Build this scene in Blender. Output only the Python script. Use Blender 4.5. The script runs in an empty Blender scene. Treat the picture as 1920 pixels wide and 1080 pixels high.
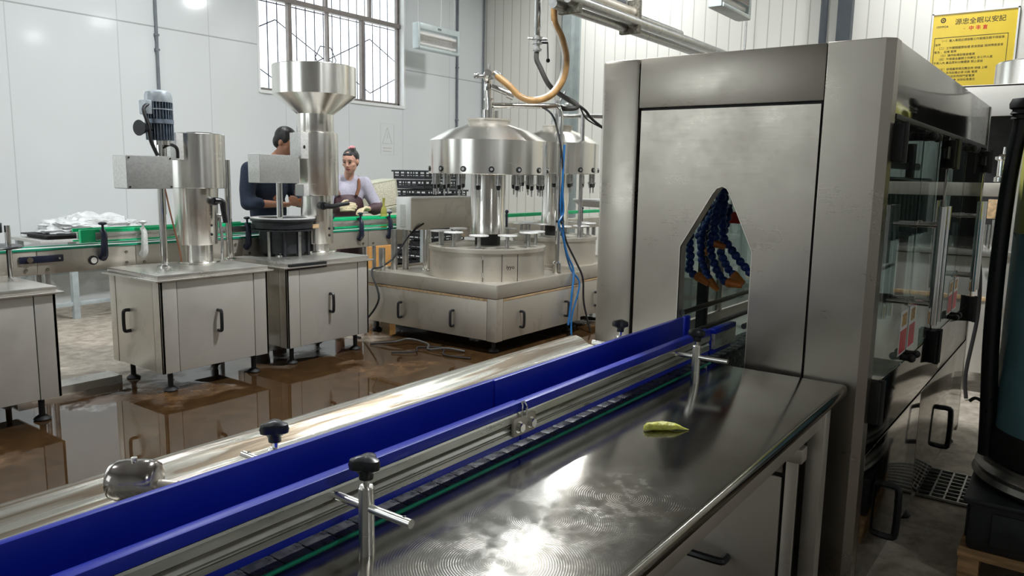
import bpy, bmesh, math, random
from mathutils import Vector, Matrix, noise
random.seed(7)
R = math.radians
PI = math.pi
sc = bpy.context.scene
COL = sc.collection

# ------------------------------------------------------------------ camera
CAM_H = 1.55
cam_d = bpy.data.cameras.new('camera')
cam = bpy.data.objects.new('camera', cam_d)
COL.objects.link(cam)
cam_d.sensor_width = 36.0
cam_d.lens = 36.0 * 1432.7 / 1920.0
cam_d.clip_start = 0.05
cam_d.clip_end = 100
def aim(yaw, pitch, roll):
    f = Vector((math.cos(pitch)*math.cos(yaw), math.cos(pitch)*math.sin(yaw), -math.sin(pitch)))
    rt = Vector((math.sin(yaw), -math.cos(yaw), 0)); d = f.cross(rt)
    c, s = math.cos(roll), math.sin(roll)
    r2 = c*rt + s*d; d2 = -s*rt + c*d
    m = Matrix((r2, -d2, -f)).transposed().to_4x4()
    m.translation = Vector((0, 0, CAM_H))
    return m
cam.matrix_world = aim(0.63104, 0.14627, -0.018376)
sc.camera = cam

# ------------------------------------------------------------------ world, exposure
sc.view_settings.view_transform = 'Standard'
sc.view_settings.look = 'None'
sc.view_settings.exposure = 0.0
sc.view_settings.gamma = 1.0
sc.view_settings.use_curve_mapping = False
w = bpy.data.worlds.new('world'); sc.world = w; w.use_nodes = True
bg = w.node_tree.nodes['Background']
bg.inputs[0].default_value = (0.93, 0.97, 1.0, 1)
bg.inputs[1].default_value = 3.2

def area(name, loc, rot, sx, sy, power, col=(1,1,1), shape='RECTANGLE', portal=False):
    l = bpy.data.lights.new(name, 'AREA'); l.shape = shape; l.size = sx
    if shape == 'RECTANGLE': l.size_y = sy
    l.energy = power; l.color = col
    if portal: l.cycles.is_portal = True
    o = bpy.data.objects.new(name, l); COL.objects.link(o); o.location = loc; o.rotation_euler = rot
    return o
# daylight portals in the window openings (left wall y=9, near wall x=-5)
area('window_portal', (7.86, 9.2, 3.75), (R(-90), 0, 0), 2.8, 2.3, 1, portal=True)
area('window_portal', (-0.5, 9.2, 2.9), (R(-90), 0, 0), 4.0, 2.6, 1, portal=True)
area('window_portal', (-5.2, 5.0, 2.9), (0, R(-90), 0), 2.6, 4.0, 1, portal=True)
LAMPS = [(10.3, 5.9, 75), (10.3, 1.4, 65), (10.3, -2.9, 45), (10.3, -6.9, 45), (-0.6, 5.6, 120), (4.3, 6.5, 90), (4.6, 2.6, 340), (0.0, -6.0, 110)]   # x, y, watts; last four added to brighten cabinets and walls
LAMP_Z = 5.3

# ------------------------------------------------------------------ materials
def nt(name):
    m = bpy.data.materials.new(name); m.use_nodes = True
    t = m.node_tree; b = t.nodes['Principled BSDF']
    return m, t, b
def rgb(c): return (c[0], c[1], c[2], 1)
def mat(name, col, rough=0.5, metal=0.0, spec=0.5, nscale=0, namt=0.0, bump=0.0, coat=0.0, rvar=0.0, stretch=None, alpha=None, trans=0.0, emit=None):
    m, t, b = nt(name); N = t.nodes; L = t.links
    b.inputs['Base Color'].default_value = rgb(col)
    b.inputs['Roughness'].default_value = rough
    b.inputs['Metallic'].default_value = metal
    b.inputs['Specular IOR Level'].default_value = spec
    b.inputs['Coat Weight'].default_value = coat
    b.inputs['Transmission Weight'].default_value = trans
    if emit:
        b.inputs['Emission Color'].default_value = rgb(emit[0]); b.inputs['Emission Strength'].default_value = emit[1]
    if nscale:
        tc = N.new('ShaderNodeTexCoord'); mp = N.new('ShaderNodeMapping')
        L.new(tc.outputs['Object'], mp.inputs['Vector'])
        if stretch: mp.inputs['Scale'].default_value = stretch
        nz = N.new('ShaderNodeTexNoise'); nz.inputs['Scale'].default_value = nscale; nz.inputs['Detail'].default_value = 6
        L.new(mp.outputs[0], nz.inputs['Vector'])
        if namt:
            mr = N.new('ShaderNodeMapRange'); mr.inputs[1].default_value = 0.3; mr.inputs[2].default_value = 0.7
            mr.inputs[3].default_value = 1 - namt; mr.inputs[4].default_value = 1 + namt
            L.new(nz.outputs[0], mr.inputs[0])
            mx = N.new('ShaderNodeVectorMath'); mx.operation = 'MULTIPLY'
            mx.inputs[0].default_value = col
            L.new(mr.outputs[0], mx.inputs[1]); L.new(mx.outputs[0], b.inputs['Base Color'])
        if rvar:
            m2 = N.new('ShaderNodeMapRange'); m2.inputs[1].default_value = 0.3; m2.inputs[2].default_value = 0.7
            m2.inputs[3].default_value = max(0.02, rough - rvar); m2.inputs[4].default_value = rough + rvar
            L.new(nz.outputs[0], m2.inputs[0]); L.new(m2.outputs[0], b.inputs['Roughness'])
        if bump:
            bp = N.new('ShaderNodeBump'); bp.inputs['Strength'].default_value = bump; bp.inputs['Distance'].default_value = 0.01
            L.new(nz.outputs[0], bp.inputs['Height']); L.new(bp.outputs[0], b.inputs['Normal'])
    return m

def steel(name, col=(0.60, 0.58, 0.54), rough=0.32, brush=(2, 2, 60), dirt=0.25, dcol=(0.22, 0.17, 0.11), metal=1.0, aniso=0.0, var=0.28, bump=0.03):
    """brushed stainless steel with faint smudges and stains"""
    m, t, b = nt(name); N = t.nodes; L = t.links
    b.inputs['Metallic'].default_value = metal
    tc = N.new('ShaderNodeTexCoord')
    mp = N.new('ShaderNodeMapping'); mp.inputs['Scale'].default_value = brush
    L.new(tc.outputs['Object'], mp.inputs[0])
    n1 = N.new('ShaderNodeTexNoise'); n1.inputs['Scale'].default_value = 9; n1.inputs['Detail'].default_value = 4
    L.new(mp.outputs[0], n1.inputs[0])
    n2 = N.new('ShaderNodeTexNoise'); n2.inputs['Scale'].default_value = 3.2; n2.inputs['Detail'].default_value = 8; n2.inputs['Roughness'].default_value = 0.65
    L.new(tc.outputs['Object'], n2.inputs[0])
    n3 = N.new('ShaderNodeTexNoise'); n3.inputs['Scale'].default_value = 110; n3.inputs['Detail'].default_value = 3
    L.new(tc.outputs['Object'], n3.inputs[0])
    r1 = N.new('ShaderNodeMapRange'); r1.inputs[1].default_value = 0.3; r1.inputs[2].default_value = 0.7
    r1.inputs[3].default_value = rough*(1-var); r1.inputs[4].default_value = rough*(1+var)
    L.new(n2.outputs[0], r1.inputs[0])
    a1 = N.new('ShaderNodeMath'); a1.operation = 'MULTIPLY_ADD'; a1.inputs[1].default_value = 0.08; a1.inputs[2].default_value = -0.04
    L.new(n1.outputs[0], a1.inputs[0])
    a2 = N.new('ShaderNodeMath'); a2.operation = 'ADD'; L.new(r1.outputs[0], a2.inputs[0]); L.new(a1.outputs[0], a2.inputs[1])
    L.new(a2.outputs[0], b.inputs['Roughness'])
    if aniso:
        tg = N.new('ShaderNodeTangent'); tg.direction_type = 'RADIAL'; tg.axis = 'Z'
        L.new(tg.outputs[0], b.inputs['Tangent']); b.inputs['Anisotropic'].default_value = aniso; b.inputs['Anisotropic Rotation'].default_value = 0.25
    # smudges
    cr = N.new('ShaderNodeMapRange'); cr.inputs[1].default_value = 0.56; cr.inputs[2].default_value = 0.80
    cr.inputs[3].default_value = 0; cr.inputs[4].default_value = dirt
    L.new(n2.outputs[0], cr.inputs[0])
    sp = N.new('ShaderNodeMapRange'); sp.inputs[1].default_value = 0.765; sp.inputs[2].default_value = 0.80
    sp.inputs[3].default_value = 0; sp.inputs[4].default_value = dirt*1.2
    L.new(n3.outputs[0], sp.inputs[0])
    mxx = N.new('ShaderNodeMath'); mxx.operation = 'MAXIMUM'; L.new(cr.outputs[0], mxx.inputs[0]); L.new(sp.outputs[0], mxx.inputs[1])
    mix = N.new('ShaderNodeMix'); mix.data_type = 'RGBA'
    mix.inputs[6].default_value = rgb(col); mix.inputs[7].default_value = rgb(dcol)
    L.new(mxx.outputs[0], mix.inputs[0]); L.new(mix.outputs[2], b.inputs['Base Color'])
    bp = N.new('ShaderNodeBump'); bp.inputs['Strength'].default_value = bump; bp.inputs['Distance'].default_value = 0.002
    L.new(n1.outputs[0], bp.inputs['Height']); L.new(bp.outputs[0], b.inputs['Normal'])
    return m

M = {}
M['steel'] = steel('brushed_steel', metal=0.85)
M['steel_v'] = steel('brushed_steel_vertical', (0.63, 0.60, 0.56), 0.34, (40, 40, 1.2), 0.22)
M['steel_machine'] = steel('satin_steel_panel', (0.37, 0.338, 0.292), 0.33, (30, 1, 30), 0.16)
M['steel_polish'] = steel('polished_steel_side', (0.27, 0.26, 0.235), 0.09, (1, 2, 8), 0.35)
M['steel_dirty'] = steel('stained_steel', (0.60, 0.56, 0.49), 0.40, (2, 2, 30), 0.6, metal=0.75)
M['steel_round'] = steel('turned_steel', (0.86, 0.84, 0.79), 0.25, (1, 1, 40), 0.05, metal=1.0, aniso=0.75, var=0.08, bump=0.0)
M['steel_bright'] = steel('cabinet_steel', (0.64, 0.62, 0.575), 0.42, (30, 30, 1), 0.18, metal=0.62)
M['chrome'] = mat('chrome', (0.78, 0.77, 0.75), 0.09, 1.0, nscale=6, rvar=0.04)
M['dark_chrome'] = mat('dark_shiny_steel', (0.36, 0.33, 0.31), 0.16, 1.0, nscale=6, rvar=0.05)
M['galv'] = mat('galvanised_tube', (0.50, 0.50, 0.49), 0.35, 1.0, nscale=20, namt=0.15, rvar=0.08)
M['alu'] = mat('aluminium_profile', (0.66, 0.665, 0.62), 0.33, 0.9, nscale=7, namt=0.22, rvar=0.1, stretch=(0.6, 8, 8))
M['alu_dark'] = mat('dark_aluminium_groove', (0.16, 0.15, 0.12), 0.5, 0.8, nscale=15, namt=0.5, stretch=(0.6, 3, 3))
M['blue'] = mat('blue_plastic', (0.004, 0.018, 0.36), 0.36, 0, 0.38, nscale=5, namt=0.08, rvar=0.06)
M['black'] = mat('black_plastic', (0.010, 0.011, 0.013), 0.32, 0, 0.5, nscale=30, rvar=0.06)
M['black_matte'] = mat('black_rubber', (0.012, 0.012, 0.012), 0.6, 0, 0.4, nscale=20, namt=0.3)
M['navy'] = mat('dark_bracket_plastic', (0.010, 0.014, 0.035), 0.35, 0, 0.5, nscale=20, rvar=0.05)
M['belt'] = mat('grey_belt_slats', (0.030, 0.033, 0.038), 0.30, 0.0, 0.6, nscale=60, namt=0.2, rvar=0.08)
M['green'] = mat('green_wear_plastic', (0.0, 0.50, 0.19), 0.35, nscale=9, namt=0.12)
M['green_dark'] = mat('dark_green_strip', (0.01, 0.26, 0.15), 0.35, nscale=9, namt=0.12)
M['orange'] = mat('orange_nozzle_plastic', (0.62, 0.19, 0.03), 0.4, nscale=12, namt=0.1)
M['hoseblue'] = mat('blue_segmented_hose', (0.012, 0.042, 0.22), 0.28, nscale=12, namt=0.15)
M['amber'] = mat('amber_hose', (0.36, 0.205, 0.075), 0.45, nscale=14, namt=0.25, rvar=0.1)
M['hose_white'] = mat('pale_hose_edge', (0.62, 0.60, 0.55), 0.4, nscale=14, namt=0.1)
M['tube_blue'] = mat('blue_air_tube', (0.01, 0.11, 0.30), 0.35, nscale=14, namt=0.1)
M['cable'] = mat('black_cable', (0.012, 0.012, 0.013), 0.5, nscale=14, namt=0.1)
M['greyhose'] = mat('dark_grey_hose', (0.055, 0.052, 0.048), 0.5, nscale=14, namt=0.2)
M['motor'] = mat('grey_motor_paint', (0.17, 0.21, 0.26), 0.4, 0.3, nscale=25, namt=0.3, rvar=0.1)
M['motor_l'] = mat('light_motor_paint', (0.36, 0.40, 0.43), 0.4, 0.3, nscale=25, namt=0.2)
M['boxgrey'] = mat('grey_hammered_box', (0.36, 0.365, 0.35), 0.42, 0.4, nscale=60, namt=0.10, rvar=0.08)
M['boxlight'] = mat('pale_box_cover', (0.62, 0.62, 0.60), 0.45, 0.2, nscale=60, namt=0.12)
M['frame_pale'] = mat('pale_blue_grey_paint', (0.42, 0.47, 0.48), 0.5, nscale=15, namt=0.1)
M['white'] = mat('white_paint', (0.80, 0.81, 0.80), 0.45, nscale=6, namt=0.03)
M['winframe'] = mat('aluminium_window_frame', (0.20, 0.175, 0.16), 0.45, 0.3, nscale=12, namt=0.12)
M['grill'] = mat('steel_window_grill', (0.06, 0.055, 0.09), 0.6, 0.0, nscale=10, namt=0.1)
M['pvc'] = mat('grey_wall_conduit', (0.16, 0.18, 0.20), 0.5, nscale=10, namt=0.15)
M['post'] = mat('grey_column_paint', (0.30, 0.34, 0.33), 0.5, nscale=8, namt=0.1)
M['post_dark'] = mat('dark_downpipe', (0.05, 0.06, 0.07), 0.45, nscale=8, namt=0.1)
M['poster'] = mat('yellow_poster', (0.78, 0.56, 0.025), 0.35, nscale=5, namt=0.04)
M['ink'] = mat('black_ink', (0.03, 0.022, 0.015), 0.6, nscale=5, namt=0.05)
M['redink'] = mat('red_ink', (0.65, 0.02, 0.02), 0.5, nscale=5, namt=0.05)
M['label_white'] = mat('white_label', (0.78, 0.78, 0.76), 0.4, nscale=5, namt=0.03)
M['label_red'] = mat('red_label', (0.55, 0.015, 0.035), 0.4, nscale=9, namt=0.06)
M['label_art'] = mat('sticker_art', (0.50, 0.30, 0.10), 0.5, nscale=90, namt=0.7)
M['faint'] = mat('faint_wall_print', (0.60, 0.55, 0.47), 0.4, nscale=5, namt=0.05)
M['sill'] = mat('outlet_strip', (0.50, 0.33, 0.19), 0.5, nscale=25, namt=0.3)
M['crate'] = mat('black_crate_plastic', (0.018, 0.020, 0.024), 0.42, nscale=20, namt=0.3)
M['cardboard'] = mat('orange_cardboard', (0.66, 0.33, 0.09), 0.7, nscale=8, namt=0.12)
M['plywood'] = mat('pale_wood', (0.52, 0.36, 0.20), 0.6, nscale=5, namt=0.3, stretch=(1, 8, 8), bump=0.2)
M['foam'] = mat('speckled_cream_basket', (0.70, 0.66, 0.52), 0.6, nscale=70, namt=0.35, bump=0.3)
M['foam_side'] = mat('pale_green_grey_basket', (0.50, 0.50, 0.38), 0.6, nscale=40, namt=0.15)
M['gherkin'] = mat('pale_green_flesh', (0.56, 0.56, 0.10), 0.42, 0, 0.5, nscale=55, namt=0.30, bump=0.8, rvar=0.1)
M['skin_m'] = mat('skin_tanned', (0.42, 0.20, 0.125), 0.5, nscale=12, namt=0.08)
M['skin_f'] = mat('skin_light', (0.56, 0.31, 0.225), 0.5, nscale=12, namt=0.07)
M['lips'] = mat('lip_colour', (0.30, 0.075, 0.06), 0.45, nscale=20, namt=0.1)
M['eye'] = mat('dark_eye', (0.02, 0.015, 0.012), 0.25, nscale=20, namt=0.1)
M['hair'] = mat('black_hair', (0.010, 0.009, 0.009), 0.42, nscale=60, namt=0.5, bump=0.5, stretch=(1, 1, 0.3))
M['sweater'] = mat('navy_sweater', (0.016, 0.026, 0.052), 0.85, nscale=90, namt=0.3, bump=0.3)
M['trousers'] = mat('dark_trousers', (0.02, 0.022, 0.03), 0.85, nscale=50, namt=0.2)
M['lilac'] = mat('lilac_grey_top', (0.46, 0.44, 0.53), 0.8, nscale=60, namt=0.10, bump=0.2)
M['apron'] = mat('maroon_apron', (0.060, 0.026, 0.032), 0.55, nscale=12, namt=0.2)
M['strap'] = mat('brown_apron_strap', (0.22, 0.09, 0.045), 0.6, nscale=20, namt=0.15)
M['glove'] = mat('cream_glove', (0.62, 0.52, 0.34), 0.8, nscale=60, namt=0.2, bump=0.4)
M['pinkcloth'] = mat('pink_hair_tie', (0.60, 0.25, 0.26), 0.7, nscale=60, namt=0.4)
M['shoe'] = mat('dark_rubber_boot', (0.02, 0.02, 0.02), 0.5, nscale=20, namt=0.2)
M['plasticbag'] = mat('crumpled_clear_film', (0.74, 0.76, 0.76), 0.25, 0, 0.6, nscale=14, namt=0.15, bump=1.0)
M['pipe_in'] = mat('dark_interior', (0.03, 0.03, 0.03), 0.5, 0.5, nscale=10, namt=0.2)
M['gasket'] = mat('black_gasket', (0.008, 0.008, 0.008), 0.55, nscale=20, namt=0.2)
M['teal'] = mat('teal_tank_wall', (0.13, 0.27, 0.31), 0.30, 0, 0.5, nscale=2.5, namt=0.35, rvar=0.08)
M['yellowish'] = mat('yellow_green_tank_wall', (0.42, 0.42, 0.10), 0.35, 0, 0.5, nscale=2.5, namt=0.15)
M['pallet'] = mat('pallet_wood', (0.40, 0.24, 0.11), 0.7, nscale=4, namt=0.45, stretch=(10, 1, 10), bump=0.4)
M['tank_white'] = mat('white_liquid_tank', (0.74, 0.72, 0.66), 0.4, nscale=8, namt=0.08)
M['red_item'] = mat('red_plastic', (0.55, 0.03, 0.02), 0.4, nscale=10, namt=0.2)
M['lampglow'] = mat('lamp_glow', (0.9, 0.9, 0.9), 0.5, emit=((0.95, 0.98, 1.0), 14))
M['warn_led'] = mat('orange_indicator', (0.9, 0.35, 0.03), 0.4, nscale=10, namt=0.1)
M['zgrid'] = mat('zapper_grid', (0.36, 0.33, 0.30), 0.5, 0.6, nscale=40, namt=0.15)
M['ztube'] = mat('zapper_tube', (0.82, 0.80, 0.76), 0.3, nscale=10, namt=0.03)
M['zcap'] = mat('zapper_body', (0.52, 0.58, 0.58), 0.4, 0.2, nscale=10, namt=0.06)

def glass(name, tint=(0.9, 0.95, 0.94), refl=0.10, rough=0.02):
    m = bpy.data.materials.new(name); m.use_nodes = True; t = m.node_tree; N = t.nodes; L = t.links
    N.clear(); out = N.new('ShaderNodeOutputMaterial')
    tr = N.new('ShaderNodeBsdfTransparent'); tr.inputs[0].default_value = rgb(tint)
    gl = N.new('ShaderNodeBsdfGlossy'); gl.inputs['Roughness'].default_value = rough
    lw = N.new('ShaderNodeLayerWeight'); lw.inputs[0].default_value = 0.5
    pw = N.new('ShaderNodeMath'); pw.operation = 'POWER'; pw.inputs[1].default_value = 4.0; L.new(lw.outputs['Facing'], pw.inputs[0])
    fr = N.new('ShaderNodeMath'); fr.operation = 'MULTIPLY_ADD'; fr.inputs[1].default_value = 0.6; fr.inputs[2].default_value = 0.03; L.new(pw.outputs[0], fr.inputs[0])
    nz = N.new('ShaderNodeTexNoise'); nz.inputs['Scale'].default_value = 6
    ma = N.new('ShaderNodeMath'); ma.operation = 'MULTIPLY_ADD'; ma.inputs[1].default_value = refl; ma.inputs[2].default_value = 0.0
    L.new(nz.outputs[0], ma.inputs[0])
    ad = N.new('ShaderNodeMath'); ad.operation = 'ADD'; ad.use_clamp = True; L.new(fr.outputs[0], ad.inputs[0]); L.new(ma.outputs[0], ad.inputs[1])
    mx = N.new('ShaderNodeMixShader'); L.new(ad.outputs[0], mx.inputs[0]); L.new(tr.outputs[0], mx.inputs[1]); L.new(gl.outputs[0], mx.inputs[2])
    L.new(mx.outputs[0], out.inputs[0])
    return m
M['glass'] = glass('window_glass', (0.95, 0.97, 0.97), 0.04)
M['guard_glass'] = glass('guard_glass', (0.50, 0.575, 0.565), 0.16)

def bottle_glass():
    m, t, b = nt('green_gold_bottle_glass')
    b.inputs['Base Color'].default_value = (0.52, 0.50, 0.12, 1); b.inputs['Roughness'].default_value = 0.12
    b.inputs['Transmission Weight'].default_value = 0.45
    n = t.nodes.new('ShaderNodeTexNoise'); n.inputs['Scale'].default_value = 8
    mr = t.nodes.new('ShaderNodeMapRange'); mr.inputs[3].default_value = 0.08; mr.inputs[4].default_value = 0.18
    t.links.new(n.outputs[0], mr.inputs[0]); t.links.new(mr.outputs[0], b.inputs['Roughness'])
    return m
M['bottle'] = bottle_glass()

def worktop_mat():
    """foreground table top: smooth steel with circular scouring marks and smudges"""
    m, t, b = nt('scoured_steel_worktop'); N = t.nodes; L = t.links
    b.inputs['Metallic'].default_value = 1.0
    tc = N.new('ShaderNodeTexCoord')
    n2 = N.new('ShaderNodeTexNoise'); n2.inputs['Scale'].default_value = 4; n2.inputs['Detail'].default_value = 9; n2.inputs['Roughness'].default_value = 0.62
    L.new(tc.outputs['Object'], n2.inputs[0])
    # ring scratches
    hs = []
    for cx, cy, sc_ in ((0.17, 0.0, 480), (0.36, -0.08, 420), (-0.02, -0.03, 440)):
        mp = N.new('ShaderNodeMapping'); mp.inputs['Location'].default_value = (-cx, -cy, 0)
        L.new(tc.outputs['Object'], mp.inputs[0])
        wv = N.new('ShaderNodeTexWave'); wv.wave_type = 'RINGS'; wv.rings_direction = 'Z'
        wv.inputs['Scale'].default_value = sc_/6.28; wv.inputs['Distortion'].default_value = 1.2; wv.inputs['Detail'].default_value = 2; wv.inputs['Detail Scale'].default_value = 0.15
        L.new(mp.outputs[0], wv.inputs[0])
        pw = N.new('ShaderNodeMath'); pw.operation = 'POWER'; pw.inputs[1].default_value = 7; L.new(wv.outputs[1], pw.inputs[0])
        ln_ = N.new('ShaderNodeVectorMath'); ln_.operation = 'LENGTH'; L.new(mp.outputs[0], ln_.inputs[0])
        fo = N.new('ShaderNodeMapRange'); fo.inputs[1].default_value = 0.10; fo.inputs[2].default_value = 0.26; fo.inputs[3].default_value = 1.0; fo.inputs[4].default_value = 0.0; L.new(ln_.outputs['Value'], fo.inputs[0])
        pf = N.new('ShaderNodeMath'); pf.operation = 'MULTIPLY'; L.new(pw.outputs[0], pf.inputs[0]); L.new(fo.outputs[0], pf.inputs[1])
        hs.append(pf)
    a = N.new('ShaderNodeMath'); a.operation = 'MAXIMUM'; L.new(hs[0].outputs[0], a.inputs[0]); L.new(hs[1].outputs[0], a.inputs[1])
    a2 = N.new('ShaderNodeMath'); a2.operation = 'MAXIMUM'; L.new(a.outputs[0], a2.inputs[0]); L.new(hs[2].outputs[0], a2.inputs[1])
    n5 = N.new('ShaderNodeTexNoise'); n5.inputs['Scale'].default_value = 26; n5.inputs['Detail'].default_value = 3; L.new(tc.outputs['Object'], n5.inputs[0])
    m5 = N.new('ShaderNodeMapRange'); m5.inputs[1].default_value = 0.36; m5.inputs[2].default_value = 0.60; L.new(n5.outputs[0], m5.inputs[0])
    a3 = N.new('ShaderNodeMath'); a3.operation = 'MULTIPLY'; L.new(a2.outputs[0], a3.inputs[0]); L.new(m5.outputs[0], a3.inputs[1])
    r1 = N.new('ShaderNodeMapRange'); r1.inputs[1].default_value = 0.3; r1.inputs[2].default_value = 0.72
    r1.inputs[3].default_value = 0.12; r1.inputs[4].default_value = 0.17
    L.new(n2.outputs[0], r1.inputs[0])
    r2 = N.new('ShaderNodeMath'); r2.operation = 'MULTIPLY_ADD'; r2.inputs[1].default_value = 0.16; L.new(a3.outputs[0], r2.inputs[0]); L.new(r1.outputs[0], r2.inputs[2])
    L.new(r2.outputs[0], b.inputs['Roughness'])
    cr = N.new('ShaderNodeMapRange'); cr.inputs[1].default_value = 0.42; cr.inputs[2].default_value = 0.70; cr.inputs[4].default_value = 0.6
    L.new(n2.outputs[0], cr.inputs[0])
    mix = N.new('ShaderNodeMix'); mix.data_type = 'RGBA'; mix.inputs[6].default_value = (0.40, 0.395, 0.365, 1); mix.inputs[7].default_value = (0.29, 0.26, 0.215, 1)
    L.new(cr.outputs[0], mix.inputs[0]); L.new(mix.outputs[2], b.inputs['Base Color'])
    bp = N.new('ShaderNodeBump'); bp.inputs['Strength'].default_value = 0.10; bp.inputs['Distance'].default_value = 0.0006
    L.new(a3.outputs[0], bp.inputs['Height']); L.new(bp.outputs[0], b.inputs['Normal'])
    return m
M['worktop'] = worktop_mat()

def tray_mat():
    """wet back tray: pale steel, long brown streaks, glossy wet film"""
    m, t, b = nt('wet_streaked_tray'); N = t.nodes; L = t.links
    b.inputs['Metallic'].default_value = 0.75; b.inputs['Coat Weight'].default_value = 0.5; b.inputs['Coat Roughness'].default_value = 0.08
    tc = N.new('ShaderNodeTexCoord')
    sx = N.new('ShaderNodeSeparateXYZ'); L.new(tc.outputs['Object'], sx.inputs[0])
    mp = N.new('ShaderNodeMapping'); mp.inputs['Scale'].default_value = (1.1, 22, 12); L.new(tc.outputs['Object'], mp.inputs[0])
    n1 = N.new('ShaderNodeTexNoise'); n1.inputs['Scale'].default_value = 1.6; n1.inputs['Detail'].default_value = 8; n1.inputs['Distortion'].default_value = 0.6
    L.new(mp.outputs[0], n1.inputs[0])
    # streaks live on the outer half of the tray (local y beyond ~0.3)
    g = N.new('ShaderNodeMapRange'); g.inputs[1].default_value = 0.03; g.inputs[2].default_value = 0.12; g.inputs[3].default_value = 0.22; g.inputs[4].default_value = 1.0
    L.new(sx.outputs[1], g.inputs[0])
    s1 = N.new('ShaderNodeMapRange'); s1.inputs[1].default_value = 0.42; s1.inputs[2].default_value = 0.56; L.new(n1.outputs[0], s1.inputs[0])
    mu = N.new('ShaderNodeMath'); mu.operation = 'MULTIPLY'; L.new(g.outputs[0], mu.inputs[0]); L.new(s1.outputs[0], mu.inputs[1])
    mix = N.new('ShaderNodeMix'); mix.data_type = 'RGBA'; mix.inputs[6].default_value = (0.55, 0.55, 0.49, 1); mix.inputs[7].default_value = (0.13, 0.10, 0.065, 1)
    L.new(mu.outputs[0], mix.inputs[0]); L.new(mix.outputs[2], b.inputs['Base Color'])
    r = N.new('ShaderNodeMapRange'); r.inputs[1].default_value = 0.35; r.inputs[2].default_value = 0.65; r.inputs[3].default_value = 0.18; r.inputs[4].default_value = 0.45
    L.new(n1.outputs[0], r.inputs[0]); L.new(r.outputs[0], b.inputs['Roughness'])
    bp = N.new('ShaderNodeBump'); bp.inputs['Strength'].default_value = 0.5; bp.inputs['Distance'].default_value = 0.006
    L.new(n1.outputs[0], bp.inputs['Height']); L.new(bp.outputs[0], b.inputs['Normal']); L.new(bp.outputs[0], b.inputs['Coat Normal'])
    return m
M['tray'] = tray_mat()

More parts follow.
